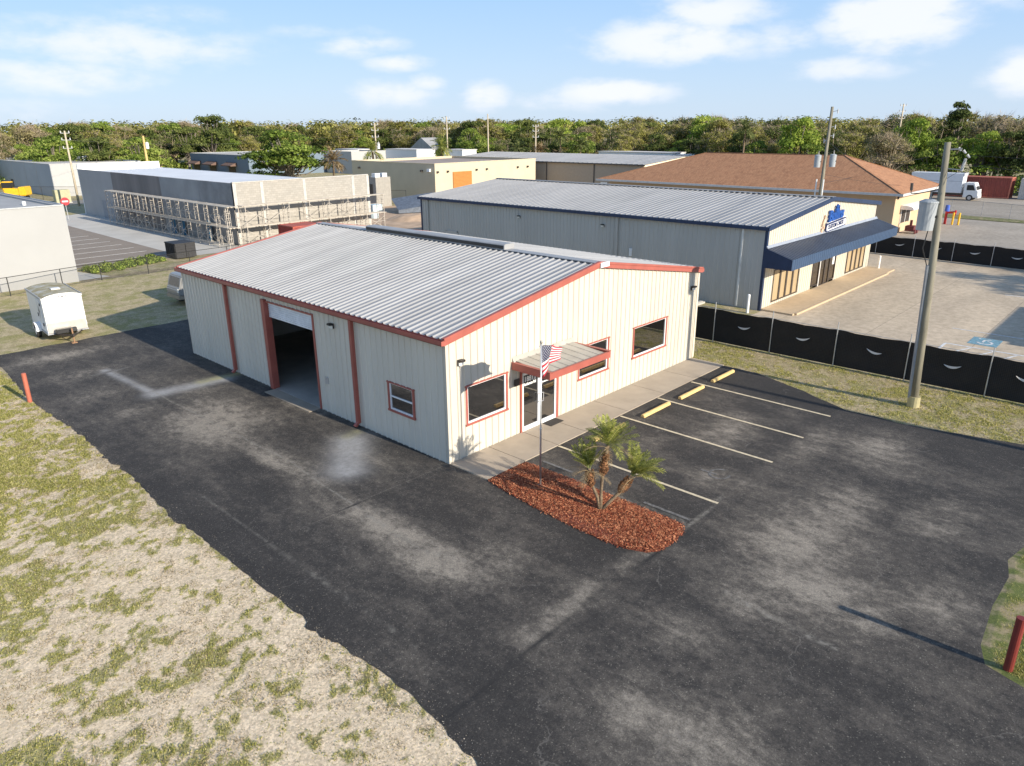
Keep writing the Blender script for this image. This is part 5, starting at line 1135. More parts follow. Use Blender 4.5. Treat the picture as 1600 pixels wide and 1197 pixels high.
mb = MB(); mb.box(ex0-.1, ex0, ey0-.1, ey1+.1, ez0-.2, ez0+.02); mb.box(ex0, ex1, ey0-.1, ey0, ez0-.2, ez0+.02); mb.box(ex1, ex1+.1, ey0-.1, ey1+.1, ez0-.2, ez0+.02); mb.box(ex0, ex1, ey0, ey1, ez0-.1, ez0-.02); mb.build('fascia', mat('pale_fascia', (.62, .60, .56), .6), hh)
mb = MB(); mb.box(66.0, 68.9, 5.84, 5.89, .9, 2.2); hw = mb.build('window', bronze, hh)
mb = MB(); mb.box(65.9, 66.0, 5.82, 5.89, .8, 2.3); mb.box(67.4, 67.5, 5.82, 5.85, .9, 2.2); mb.box(68.9, 69.0, 5.82, 5.89, .8, 2.3); mb.build('frame', white, hw)
mb = MB(); n = 8; P = []
for i in range(n+1):
    t_ = math.pi/2*i/n; P.append((5.88-1.2*math.sin(t_), 2.4+.28*math.cos(t_)))
mb.prism(P+[(5.88-1.2, 2.28), (5.88, 2.28)], 'x', 65.6, 73.5); mb.build('awning', mat('white_canvas', (.80, .80, .80), .6), hh)
mb = MB(); mb.box(73.9, 74.7, 5.83, 5.89, 0, 2.1); mb.build('orange_panel', mat('orange_panel', (.55, .26, .10), .7), hh)
mb = MB(); mb.box(64.1, 64.35, 5.8, 5.89, 3.35, 3.6); mb.box(66.4, 66.6, 5.8, 5.89, 1.6, 1.9); mb.build('wall_fixture', bronze, hh)
mb = MB(); mb.box(63.3, 63.58, 9.0, 9.9, 1.1, 1.8); mb.build('window_unit', steel, hh)
# trolley and junk by the wall
mb = MB(); mb.box(65.6, 66.6, 4.4, 5.2, .25, .75); mb.box(65.9, 66.1, 4.7, 4.9, .75, 1.3); mb.beam((66.6, 4.8, .3), (67.9, 4.3, .12), .12, .08); mb.tube((65.8, 4.35, .2), (65.8, 4.25, .2), .22, n=10); mb.tube((66.5, 4.35, .2), (66.5, 4.25, .2), .22, n=10)
o = mb.build('push_mower', mat('maroon_metal', (.13, .03, .03), .6)); tag(o, 'maroon wheeled mower parked against the sunlit peach wall', 'mower')
# off-frame buildings that throw shade into the lot
ob = box_building('low cream commercial building across the concrete lot', 28.6, 37.5, -30, -19.6, 4.0, beige, roofgrey, capm=MATS['cream_coping']); mb = MB(); mb.box(37.5, 48, -30, -19.9, 0, 3.7); mb.build('side_wing', beige, ob); 
mb = MB(); mb.box(28.0, 28.59, -29.9, -20.2, 0, 3.9); mb.build('porch_wall', beige, ob)

# ------------------------------------------------------------------ containers, truck, bins
def container(label, x0, x1, y0, y1, h, m_, topm, grp=None):
    t = thing('shipping_container', label, 'container', (x0, y0, 0), grp); mb = MB()
    def corr(org, ux, nrm, L):
        org = Vector(org); ux = Vector(ux); nrm = Vector(nrm); u = .12; bp = [(0, 0)]
        while u < L-.3: bp += [(u, 0), (u+.06, -.05), (u+.14, -.05), (u+.2, 0)]; u += .28
        bp.append((L, 0))
        for (a_, da), (b_, db) in zip(bp[:-1], bp[1:]):
            A = org+ux*a_+nrm*da; B = org+ux*b_+nrm*db; mb.quad((A.x, A.y, .2), (B.x, B.y, .2), (B.x, B.y, h-.1), (A.x, A.y, h-.1))
    corr((x0, y0, 0), (0,1,0), (-1,0,0), y1-y0); corr((x1, y0, 0), (0,1,0), (1,0,0), y1-y0); corr((x0, y0, 0), (1,0,0), (0,-1,0), x1-x0); corr((x0, y1, 0), (1,0,0), (0,1,0), x1-x0)
    mb.build('wall', m_, t, flip=False)
    mb = MB()
    for x in (x0, x1):
        for y in (y0, y1): mb.box(x-.07, x+.07, y-.07, y+.07, .02, h-.02)
        mb.box(x-.06, x+.06, y0+.07, y1-.07, .05, .2); mb.box(x-.06, x+.06, y0+.07, y1-.07, h-.12, h-.01)
    for y in (y0, y1): mb.box(x0+.07, x1-.07, y-.06, y+.06, .05, .2); mb.box(x0+.07, x1-.07, y-.06, y+.06, h-.12, h-.01)
    mb.build('frame', topm, t); mb = MB(); mb.box(x0+.06, x1-.06, y0+.06, y1-.06, h-.08, h-.03); mb.build('roof', topm, t); return t
cred = mat('container_red', (.29, .065, .045), .6, var=.15); credt = mat('container_red_roof', (.52, .17, .11), .6, var=.15)
container('rusty red shipping container behind the white box truck, sunlit end facing the lot', 112.6, 115.1, 4.8, 17, 2.95, cred, credt)
container('dark red shipping container farther left, mostly behind the shingled roof', 112.6, 115.1, 18.5, 27.5, 2.9, mat('container_maroon', (.20, .045, .035), .6, var=.15), cred)
container('dirty white container at the right edge beyond the fence', 112.8, 115.3, -9, 3.6, 2.9, mat('container_dirty_white', (.55, .52, .48), .7, var=.1), MATS['container_dirty_white'] if 'container_dirty_white' in MATS else cred)
container('small bright red container showing over the rear of the main roof', 19.0, 21.9, 40.3, 42.6, 2.35, mat('container_bright_red', (.36, .05, .035), .6, var=.1), mat('container_bright_red_roof', (.40, .085, .055), .6, var=.1))
def wheel(parent, x, y, r_, w_, axis='x', name='wheel'):
    mb = MB(); d = Vector((w_/2, 0, 0)) if axis == 'x' else Vector((0, w_/2, 0)); c = Vector((x, y, r_)); mb.tube(c-d, c+d, r_, n=20); o = mb.build(name, rubber, parent)
    mb = MB(); mb.tube(c-d*1.03, c+d*1.03, r_*.58, n=14); mb.build('rim', steel, o); return o
tk = thing('box_truck', 'white cab-over box truck parked in front of the red container', 'truck', (106.5, 7.5, 0)); X0, X1 = 106.0, 108.2
mb = MB(); mb.box(X0, X1, 9.5, 16.2, 1.0, 3.65); mb.build('cargo_box', mat('truck_box_white', (.72, .74, .76), .5, var=.05), tk, bevel=.03)
mb = MB(); mb.box(X0-.012, X0-.002, 9.6, 16.1, 2.55, 2.62); mb.box(X0-.03, X1+.03, 9.42, 9.499, 3.3, 3.72); mb.build('box_trim', mat('truck_trim', (.45, .47, .5), .5), tk)
mb = MB(); mb.prism([(9.2, .45), (9.2, 2.45), (8.0, 2.45), (7.55, 1.45), (7.4, 1.3), (7.4, .45)], 'x', X0+.08, X1-.08); mb.build('cab', white, tk, bevel=.05)
mb = MB(); mb.prism([(8.85, 1.45), (8.85, 2.15), (8.1, 2.15), (7.8, 1.45)], 'x', X0+.065, X0+.078); mb.prism([(8.85, 1.45), (8.85, 2.15), (8.1, 2.15), (7.8, 1.45)], 'x', X1-.078, X1-.065)
mb.add([(X0+.25, 7.93, 2.25), (X1-.25, 7.93, 2.25), (X1-.2, 7.54, 1.5), (X0+.2, 7.54, 1.5)], [(0,1,2,3)]); mb.build('cab_windows', black, tk)
mb = MB(); mb.box(X0+.3, X1-.3, 8, 16, .7, .99); mb.build('chassis', bronze, tk)
mb = MB(); mb.box(X0+.1, X1-.1, 7.3, 7.42, .4, .7); mb.build('bumper', white, tk)
for s_ in (X0+.2, X1-.2):
    wheel(tk, s_, 8.35, .42, .26); wheel(tk, s_, 13.8, .42, .34)
for xh in (X0+.3, X1-.55): mb = MB(); mb.box(xh, xh+.25, 7.28, 7.299, .75, .95); mb.build('headlight', mat('headlamp', (.8, .8, .75), .15), tk)
mb = MB(); mb.box(111.6, 112.2, 9.6, 10.4, 0, 1.0); o = mb.build('appliance', white, bevel=.03); tag(o, 'white metal appliance standing against the rusty red container', 'appliance')
mb = MB(); mb.box(111.6, 112.2, 8.2, 9.2, 0, 1.25); mb.box(111.55, 111.6, 8.25, 9.15, .6, .62); o = mb.build('appliance', white, bevel=.03); tag(o, 'taller white appliance beside the smaller one at the red container', 'appliance')
# fire standpipe and yellow bollards
hy = thing('backflow_hydrant', 'red hydrant standpipe with a blue cap beside two yellow bollards', 'hydrant', (76.2, 4.15, 0)); mb = MB(); mb.tube((76.2, 4.15, 0), (76.2, 4.15, 1.35), .13, n=10); mb.tube((76.2, 4.15, 1.2), (76.2, 3.3, 1.3), .12, n=8); mb.tube((76.2, 3.35, .9), (76.2, 3.3, 1.5), .1, n=8); mb.build('standpipe', mat('hydrant_red', (.50, .02, .02), .5), hy)
mb = MB(); mb.tube((76.2, 4.15, 1.35), (76.2, 4.15, 2.0), .24, .2, 10); mb.build('cap', mat('hydrant_blue', (.05, .12, .5), .5), hy)
yel = mat('bollard_yellow', (.80, .48, .03), .6, var=.08)
bollard(76.0, 3.4, 1.25, .1, yel, 'yellow steel bollard standing nearer the red hydrant'); bollard(76.1, 2.85, 1.25, .1, yel, 'yellow steel bollard standing farther from the red hydrant')
# black bins
bn = thing('dumpster', 'pair of tall black ribbed bins side by side on the pale concrete apron edge', 'dumpster', (11, 45.4, 0))
bm_ = mat('bin_black', (.028, .028, .03), .6, var=.25, vscale=4)
for k in range(2):
    xa, xb = 11.0+.86*k, 11.0+.86*k+.82; mb = MB(); mb.box(xa, xb, 45.4, 47.4, .1, 1.22); mb.box(xa-.03, xb+.0, 45.36, 47.44, 1.22, 1.30)
    for j in range(5): mb.box(xa+.02, xb-.02, 45.36, 45.398, .2+.2*j, .26+.2*j)
    for j in range(6): mb.box(xa-.03, xa-.001, 45.5+.33*j, 45.58+.33*j, .15, 1.2)
    mb.build('bin', bm_, bn)
# do-not-enter sign
sn = thing('road_sign', 'round red no entry sign with a white bar behind the white stucco building', 'sign', (14.56, 83.4, 0)); mb = MB(); mb.tube((14.56, 83.4, 0), (14.5, 83.4, 2.6), .04, n=6); mb.build('post', steel, sn)
cc_ = Vector((14.52, 83.33, 2.2)); nn_ = Vector((-.25, -1, 0)).normalized(); mb = MB(); mb.tube(cc_, cc_+nn_*.03, .46, n=20); pl2 = mb.build('sign_plate', mat('sign_red', (.60, .03, .04), .5), sn)
mb = MB(); mb.obox(cc_+nn_*.035, (.62, .01, .16), (1, -.25, 0)); mb.build('white_bar', white, pl2)
ub = thing('utility_cabinet', 'olive beige utility cabinet on the grass beyond the no entry sign', 'cabinet', (21.2, 108, 0)); mb = MB(); mb.box(20.4, 22.4, 107.6, 108.8, .1, 1.9); mb.build('body', mat('olive_beige', (.42, .40, .24), .7), ub, bevel=.04); mb = MB(); mb.box(20.3, 22.5, 107.5, 108.9, 0, .099); mb.build('pad', concrete3, ub)
# excavator
exm = mat('machine_yellow', (.78, .46, .02), .5, var=.1); ec = Vector((17.6, 117.0, 0)); ev = Vector((-.80, .60, 0)).normalized(); ew = Vector((-ev.y, ev.x, 0))
ex_ = thing('excavator', 'yellow excavator with a curved boom behind the grey roof at left', 'excavator', tuple(ec))
for s_ in (-.9, .9):
    mb = MB(); c = ec+ew*s_; mb.path([c-ev*1.5+Vector((0,0,.4)), c+ev*1.5+Vector((0,0,.4))], .4, 8); mb.build('track', rubber, ex_)
mb = MB(); mb.obox(ec-ev*.5+Vector((0,0,1.4)), (3.0, 2.2, 1.0), ev); mb.obox(ec-ev*1.5+Vector((0,0,1.5)), (.9, 2.4, 1.3), ev); mb.build('body', exm, ex_, bevel=.1)
mb = MB(); mb.obox(ec+ev*.5+ew*.5+Vector((0,0,2.2)), (1.3, .9, 1.5), ev); cab_ = mb.build('cab', exm, ex_, bevel=.08); mb = MB(); mb.obox(ec+ev*.5+ew*.5+Vector((0,0,2.4)), (1.34, .94, .8), ev); mb.build('cab_glass', black, cab_)
mb = MB(); mb.path([ec+ev*1.0+Vector((0,0,1.5)), ec+ev*2.2+Vector((0,0,3.0)), ec+ev*3.6+Vector((0,0,3.5)), ec+ev*5.2+Vector((0,0,3.1))], [.3, .32, .3, .2], 6); mb.build('boom', exm, ex_)
mb = MB(); mb.path([ec+ev*5.4+Vector((0,0,3.3)), ec+ev*4.6+Vector((0,0,1.2))], [.2, .15], 6); mb.obox(ec+ev*4.4+Vector((0,0,.7)), (.9, 1.0, .8), ev); mb.build('bucket', exm, ex_)
# dirt heap, tarp, cart in the yard
mb = MB(); n = 22; P = []
for j in range(n+1):
    for i in range(n+1):
        u, v = i/n*2-1, j/n*2-1; h_ = max(0, 1-u*u-v*v)**.8; P.append((43.0+4.2*u, 52.2+3.4*v, h_*(.35+.5*value_noise(np.array(u*3+5), np.array(v*3+9), 4))))
mb.add(P, [(j*(n+1)+i, j*(n+1)+i+1, (j+1)*(n+1)+i+1, (j+1)*(n+1)+i) for j in range(n) for i in range(n)]); o = mb.build('dirt_heap', MATS['bare_dirt'], smooth=True, flip=False); tag(o, kind='structure')
o = thing('tarp', 'dark blue grey tarp sheet sloping over material in the dirt yard', 'tarp', (46, 57, 0)); mb = MB(); mb.quad((44.0, 57.5, .5), (49.5, 55.5, 1.1), (50.5, 58.5, 2.2), (45.5, 60.8, 1.6)); mb.quad((44.0, 57.5, .5), (49.5, 55.5, 1.1), (49.5, 55.5, .1), (44, 57.5, .1)); mb.build('sheet', mat('dark_tarp', (.10, .12, .15), .5, var=.3), o, flip=False)
ct = thing('utility_cart', 'teal blue cart with a tan spoked wheel beside the dirt heap', 'cart', (43.8, 49.6, 0)); mb = MB(); mb.box(43.2, 46.2, 48.6, 49.8, .7, 1.5); mb.prism([(43.2, 1.5), (46, 1.5), (45.4, 2.1), (44, 1.9)], 'y', 48.8, 49.6); mb.build('body', mat('teal_paint', (.02, .14, .19), .5), ct, bevel=.05); wheel(ct, 43.4, 48.45, .6, .2, 'y'); wheel(ct, 45.7, 48.45, .5, .2, 'y')
mb = MB(); mb.tube((39.5, 56.5, 0), (39.5, 56.5, .9), .5, .55, 10); mb.box(39.0, 40.4, 56, 57, .9, 1.6); o = mb.build('water_tote', mat('pale_blue_plastic', (.52, .62, .64), .5)); tag(o, 'pale blue plastic tote at the end of the scaffolding', 'tote')

# ------------------------------------------------------------------ cargo trailer
tr_ = thing('cargo_trailer', 'white enclosed cargo trailer with a mossy roof on the grass behind the driveway', 'trailer', (-3.2, 26.7, 0))
Ta = R(4); ux_ = Vector((math.cos(Ta), -math.sin(Ta)*1.0, 0)); uy_ = Vector((math.sin(Ta), math.cos(Ta), 0)); To = Vector((-4.12, 25.42, 0)); Wd, Ln = 1.80, 3.55
def tp(u, v, z): p = To+ux_*u+uy_*v; return (p.x, p.y, z)
def tbox(mb, u0_, u1_, v0, v1, z0, z1): mb.add([tp(u0_,v0,z0),tp(u1_,v0,z0),tp(u1_,v1,z0),tp(u0_,v1,z0),tp(u0_,v0,z1),tp(u1_,v0,z1),tp(u1_,v1,z1),tp(u0_,v1,z1)], [(3,2,1,0),(4,5,6,7),(0,1,5,4),(1,2,6,5),(2,3,7,6),(3,0,4,7)])
tw_ = mat('trailer_white', (.80, .80, .79), .35, var=.03)
mb = MB(); tbox(mb, 0, Wd, 0, Ln, .45, 2.28); mb.build('body', tw_, tr_, bevel=.04)
mb = MB(); n = 10
arc = [(Wd*i/n, 2.28+.17*math.sin(math.pi*i/n)**.7) for i in range(n+1)]
vs = [tp(u, v, z) for v in (-.01, Ln+.01) for u, z in arc]; mb.add(vs, [(i, i+1, n+2+i, n+1+i) for i in range(n)]); 
mossy = NB('mossy_roof'); mossy_m = mossy.done(mossy.ramp(mossy.noise(1.6, 6, .7), [(.35, (.50, .50, .47)), (.5, (.36, .32, .20)), (.68, (.23, .18, .08))]), .9)
rf = mb.build('roof', mossy_m, tr_, flip=False)
mb = MB(); mb.add([tp(u, -.012, z) for u, z in arc]+[tp(0, -.012, 2.2), tp(Wd, -.012, 2.2)], [tuple(range(n+1))+(n+2, n+1)]); mb.build('roof_end', tw_, rf, flip=False); mb = MB(); mb.add([tp(u, Ln+.012, z) for u, z in arc]+[tp(0, Ln+.012, 2.2), tp(Wd, Ln+.012, 2.2)], [tuple(range(n+1))+(n+2, n+1)]); mb.build('roof_end', tw_, rf, flip=False)
mb = MB(); tbox(mb, .75, 1.15, 1.2, 1.55, 2.42, 2.50); mb.build('roof_vent', white, rf)
mb = MB(); tbox(mb, -.03, Wd+.03, -.02, .035, .42, .48); tbox(mb, -.035, .0, 0, Ln, 2.2, 2.32); tbox(mb, Wd, Wd+.035, 0, Ln, 2.2, 2.32); tbox(mb, -.03, .0, 0, Ln, .40, .50); mb.build('edge_trim', mat('trailer_trim', (.40, .41, .42), .4), tr_)
mb = MB(); tbox(mb, .03, Wd-.03, -.03, -.005, .5, 1.02); mb.build('stone_guard', mat('stone_guard', (.60, .57, .51), .35, metal=.3, var=.1), tr_)
mb = MB(); tbox(mb, -.022, -.002, .55, 1.35, .62, 2.12); td = mb.build('side_door', mat('trailer_door', (.74, .75, .76), .4), tr_)
mb = MB(); tbox(mb, -.05, -.023, .5, .56, .8, .95); tbox(mb, -.05, -.023, .5, .56, 1.85, 1.97); tbox(mb, -.05, -.023, 1.28, 1.34, 1.2, 1.38); mb.build('hinge', black, td)
mb = MB(); mb.add([tp(-.028, 1.0+q*.10, 1.72-.07*k) if False else tp(-.03, .95+dy_, z_) for dy_, z_ in ((0, 1.85), (.06, 1.6), (.16, 1.55), (.07, 1.48), (.03, 1.15), (-.05, 1.45), (-.14, 1.52), (-.05, 1.58))], [tuple(range(8))]); mb.build('black_decal', black, td, flip=False)
mb = MB()
for k in range(3): tbox(mb, .72+.16*k, .82+.16*k, -.035, -.013, 2.26, 2.30)
mb.build('marker_light', bronze, tr_)
for s_, nm in ((-.14, 'l'), (Wd+.14, 'r')):
    c = Vector(tp(s_, 1.75, .34)); mb = MB(); mb.tube(c-ux_*.1, c+ux_*.1, .33, n=20); wo = mb.build('wheel', rubber, tr_); mb = MB(); mb.tube(c-ux_*.105, c+ux_*.105, .18, n=12); mb.build('rim', white, wo)
    mb = MB(); P = []
    for k in range(9):
        t_ = math.pi*k/8; P.append((1.75-.44*math.cos(t_), .40+.42*math.sin(t_)))
    s0, s1 = (s_-.13, s_+.14); vs = [tp(s0, v, z) for v, z in P]+[tp(s1, v, z) for v, z in P]; mb.add(vs, [(i, i+1, 10+i, 9+i) for i in range(8)]); mb.build('fender', tw_, tr_, flip=False)
mb = MB(); A1 = Vector(tp(.3, 0, .42)); A2 = Vector(tp(Wd-.3, 0, .42)); C3 = Vector(tp(Wd/2, -.95, .42)); mb.beam(A1, C3, .07, .08); mb.beam(A2, C3, .07, .08); mb.tube(C3+Vector((0,0,-.05)), C3+Vector((0,0,.1)), .06, n=8); mb.build('tongue', bronze, tr_)
mb = MB(); mb.tube(C3+uy_*.15+Vector((0,0,-.4)), C3+uy_*.15+Vector((0,0,.35)), .035, n=8); mb.box(C3.x-.12, C3.x+.12, C3.y+.05, C3.y+.3, 0, .05); mb.build('jack', mat('rusty_steel', (.30, .17, .09), .8, var=.3), tr_)
mb = MB(); c = Vector(tp(Wd/2-.25, -.35, .62)); mb.obox(c, (.75, .32, .22), ux_); mb.tube(c+ux_*.15+Vector((0,-.05,-.02)), c+ux_*.55+Vector((0,-.05,.0)), .13, n=10); mb.build('tongue_box', black, tr_, bevel=.03)

# ------------------------------------------------------------------ parked SUV behind the building corner
sv = thing('parked_suv', 'older silver and tan SUV on the grass behind the rear corner of the main building', 'SUV', (5.6, 28.6, 0))
svm = mat('suv_silver', (.30, .30, .29), .35, metal=.2, var=.05); svt = mat('suv_tan_cladding', (.30, .26, .20), .5)
X0 = 3.80; Y0, Y1 = 28.3, 30.1
prof = [(X0+.12, .55), (X0, .75), (X0+.02, 1.02), (X0+.10, 1.12), (X0+.30, 1.78), (X0+.50, 1.86), (X0+2.9, 1.86), (X0+3.55, 1.2), (X0+4.6, 1.12), (X0+4.72, .9), (X0+4.7, .5), (X0+.3, .45)]
mb = MB(); mb.prism(prof, 'y', Y0, Y1); mb.build('body', svm, sv, bevel=.06)
mb = MB(); mb.box(X0-.02, X0+4.74, Y0-.03, Y1+.03, .42, .68); mb.build('cladding', svt, sv, bevel=.03)
for yy in (Y0-.012, Y1+.002):
    mb = MB(); mb.prism([(X0+.48, 1.18), (X0+.66, 1.7), (X0+1.25, 1.72), (X0+1.25, 1.18)], 'y', yy, yy+.01); mb.prism([(X0+1.38, 1.18), (X0+1.38, 1.72), (X0+2.2, 1.72), (X0+2.2, 1.18)], 'y', yy, yy+.01); mb.prism([(X0+2.3, 1.18), (X0+2.3, 1.72), (X0+2.85, 1.7), (X0+3.3, 1.18)], 'y', yy, yy+.01); mb.build('window', mat('suv_glass', (.05, .055, .06), .25), sv)
mb = MB(); mb.add([(X0+.11, Y0+.2, 1.18), (X0+.11, Y1-.2, 1.18), (X0+.275, Y1-.25, 1.72), (X0+.275, Y0+.25, 1.72)], [(0,1,2,3)]); mb.build('windscreen', MATS['suv_glass'], sv)
for x in (X0+.78, X0+3.75):
    for y in (Y0+.08, Y1-.08): wheel(sv, x, y, .36, .24, 'y')
mb = MB(); mb.box(X0-.02, X0+.03, Y0+.05, Y0+.2, .85, 1.08); mb.build('headlight', MATS['headlamp'], sv)

# ------------------------------------------------------------------ trees
barkm = mat('tree_bark', (.20, .17, .135), .95, var=.3, vscale=3)
greym = mat('bare_twigs', (.40, .32, .22), .95, var=.25, vscale=2)
leaf_green = leafmat('leaf_green', (.06, .095, .018), (.18, .255, .04), (.37, .42, .10), .35)
leaf_deep = leafmat('leaf_deep_green', (.035, .052, .015), (.095, .125, .03), (.21, .23, .065), .28)
leaf_olive = leafmat('leaf_olive_brown', (.075, .078, .018), (.205, .198, .044), (.40, .375, .105), .32)
leaf_bright = leafmat('leaf_spring_green', (.09, .15, .02), (.24, .33, .045), (.44, .50, .10), .35)
leaf_grey = leafmat('leaf_grey_brown', (.09, .08, .035), (.22, .19, .08), (.39, .34, .17), .28)
protos = {}
def proto_tree(key, seed, H, Rr, leaf, n_lobes=20, per=230, ls=.30, base=.22, squash=1.0, twigs=0, holes=.0, cat='tree', conif=False):
    rs = np.random.default_rng(seed); root = bpy.data.objects.new('broadleaf_tree', None); ORG[root.name] = Vector((0,0,0))
    S.collection.objects.link(root); lob = []; quads = []; rn = []
    for k in range(n_lobes):
        ph = rs.uniform(0, 2*np.pi); zz_ = rs.uniform(0, 1)**.8; rad = Rr*np.sqrt(max(.04, 1-(1.15*zz_-.25)**2))*rs.uniform(.45, .95)*(1-.6*zz_ if conif else 1)
        c = np.array([rad*np.cos(ph)*.85, rad*np.sin(ph)*.85, H*(base+.08+(.80-base)*zz_)]); lr = Rr*rs.uniform(.24, .42)*(1-.25*zz_); lob.append((c, lr))
    for k in range(5): lob.append((np.array([rs.normal(0, Rr*.2), rs.normal(0, Rr*.2), H*rs.uniform(.45, .75)]), Rr*.45))
    for c, lr in lob:
        n = int(per*(lr/(Rr*.33))**2); v = rs.normal(size=(n, 3)); v /= np.linalg.norm(v, axis=1)[:, None]; v[:, 2] = np.abs(v[:, 2])*.9-.25*rs.random(n)
        rad = lr*(.55+.5*rs.random(n)**.6)*(1+.25*np.sin(v[:, 0]*7+c[0])*np.cos(v[:, 1]*6+c[1])); p = c+v*rad[:, None]*np.array([1, 1, .72*squash])
        if holes: keep = value_noise(p[:, 0]*.9+50, p[:, 2]*.9+p[:, 1]*.7+50, seed) > holes; p = p[keep]; v = v[keep]; n = len(p)
        a_ = v+rs.normal(0, .55, (n, 3)); a_ /= np.linalg.norm(a_, axis=1)[:, None]; t1 = np.cross(a_, rs.normal(size=(n, 3))); t1 /= np.linalg.norm(t1, axis=1)[:, None]; t2 = np.cross(a_, t1)
        s_ = ls*rs.uniform(.55, 1.35, n)[:, None]; quads.append(np.stack([p-t1*s_*.7, p-t2*s_*.42, p+t1*s_*.7, p+t2*s_*.42], 1)); tone = rs.normal(.5, .13)+.10*(c[2]/H-.5)  # clump tone varies at random and is set lighter towards the crown top
        rn.append(np.clip(tone+rs.normal(0, .17, n), 0, 1))
    soup('crown', np.concatenate(quads), 4, leaf, root, np.concatenate(rn))
    mb = MB(); mb.path([(0, 0, -.2), (rs.normal(0, .15), rs.normal(0, .15), H*.2), (rs.normal(0, .3), rs.normal(0, .3), H*.42)], [H*.032, H*.025, H*.018], 8)
    for c, lr in lob:
        st_ = np.array([rs.normal(0, .1), rs.normal(0, .1), H*rs.uniform(.15, .4)]); md_ = st_*.45+c*.55+np.array([0, 0, -lr*.35])+rs.normal(0, .2, 3)
        mb.path([tuple(st_), tuple(md_), tuple(c)], [H*.015, H*.009, H*.004], 5)
    mb.build('trunk', greym if twigs else barkm, root, flip=False)
    if twigs:
        tw2 = []
        for c, lr in lob:
            for j in range(twigs):
                v = rs.normal(size=3); v /= np.linalg.norm(v); v[2] = abs(v[2])*.9; q0 = c+v*lr*.2; q1 = c+v*lr*rs.uniform(.9, 1.45)+rs.normal(0, .2, 3); sd_ = np.cross(v, rs.normal(size=3)); sd_ /= np.linalg.norm(sd_); wv_ = .035*H/12
                tw2.append([q0-sd_*wv_, q0+sd_*wv_, q1]); qm = (q0+q1)/2
                for z_ in range(3):
                    q2 = qm+(q1-qm)*rs.random()+rs.normal(0, .35, 3)+np.array([0, 0, .15]); tw2.append([qm-sd_*wv_*.5, qm+sd_*wv_*.5, q2])
        soup('twigs', np.array(tw2), 3, greym, root)
    protos[key] = root; root['_h'] = H; return root
proto_tree('green', 11, 11, 5.6, leaf_green, 26, 260, .30, .12)
proto_tree('green2', 12, 12, 5.2, leaf_deep, 24, 250, .30, .15)
proto_tree('bright', 13, 10, 4.6, leaf_bright, 20, 240, .28, .15)
proto_tree('olive', 14, 13, 6.4, leaf_olive, 32, 270, .28, .14, twigs=16, holes=.22)
proto_tree('olive2', 15, 12.5, 5.8, leaf_olive, 28, 260, .28, .15, twigs=14, holes=.25)
proto_tree('grey', 16, 12.5, 6.0, leaf_grey, 30, 240, .26, .15, twigs=26, holes=.30)
proto_tree('dark', 17, 13.5, 6.2, leaf_deep, 28, 210, .28, .14, twigs=12, holes=.28)
proto_tree('pine', 18, 14, 3.2, leaf_deep, 22, 200, .24, .3, conif=True)
used = set()
KL = {'green': ('dense_tree', 'dense mid green tree'), 'green2': ('dense_tree', 'dense dark green tree'), 'bright': ('young_tree', 'bright spring green tree'), 'olive': ('live_oak', 'olive brown live oak'), 'olive2': ('live_oak', 'olive brown live oak'), 'grey': ('bare_oak', 'grey brown nearly bare oak'), 'dark': ('live_oak', 'dark green spreading oak'), 'pine': ('pine_tree', 'dark narrow pine')}
def put(key, x, y, h, wr=1.0, rz=None, label=None, group=None):
    pr = protos[key]; s_ = h/pr['_h']; rz = random.uniform(0, 6.28) if rz is None else rz
    if key in used: o = copy_tree(pr, (x, y, 0), rz)
    else: o = pr; used.add(key); o.location = (x, y, 0); o.rotation_euler = (0, 0, rz)
    o.scale = (s_*wr, s_*wr, s_); o.name = KL[key][0]; o['category'] = 'tree'
    if '_h' in o.keys() and o is not pr: del o['_h']
    if label: o['label'] = label
    else: o['label'] = KL[key][1]+' in the wood along the skyline'; o['group'] = {'o': 'olive oaks in the skyline wood', 'g': 'green trees in the skyline wood', 'd': 'dark oaks in the skyline wood', 'b': 'spring green trees in the skyline wood', 'p': 'pines in the skyline wood'}[key[0]] if key != 'grey' else 'bare oaks in the skyline wood'
    return o
put('green', 52, 95.5, 10.6, 1.45, label='broad bright green tree between the slate storefront and the white walled building')
put('green2', 80, 180, 14.6, .95, label='rounded darker green tree rising behind the slate storefront roof')
for k, (x, y, h, kk) in enumerate([(30, 140, 9.2, 'green'), (35.5, 133, 9.6, 'green2'), (41.5, 129, 9.4, 'green'), (26, 181, 9, 'green'), (33.5, 146, 8.8, 'bright')]):
    o = put(kk, x, y, h, 1.15, label='green tree in the leafy belt behind the long tilt panel building'); o['group'] = 'belt of green trees behind the left buildings'
put('bright', 41.9, 36.0, 3.7, 1.1, label='small bright green tree top showing between beige building and navy trimmed roof')
put('bright', 125, 11.5, 9.6, 1.0, label='yellow green tree right of the near pole top above the box truck')
put('bright', 100.5, 2.5, 7.6, 1.0, label='yellow green bushy tree at the right edge above the white container') if False else None
put('pine', 131, 17.0, 15.4, .9, label='dark pine standing tallest near the right of the skyline')
put('bright', 122, 40, 12.2, .8, label='lime green tree glowing among the dark oaks left of the far pole')
put('bright', 125, 22, 11.8, .75, label='light green tree below the skyline pine')
put('grey', 107, 20, 9.5, 1.0, label='leaning dead grey tree above the shingled roof right end')
cam2 = np.array([-14.03, -15.86])
front = np.array([(12, 152), (25, 150), (38, 152), (56, 178), (86, 190), (118, 200), (140, 185), (136, 142), (124, 118), (138, 92), (140, 72), (118, 42), (122, 24), (124, 14), (126, 5), (127, -8), (123, -22), (126, -40)], float)
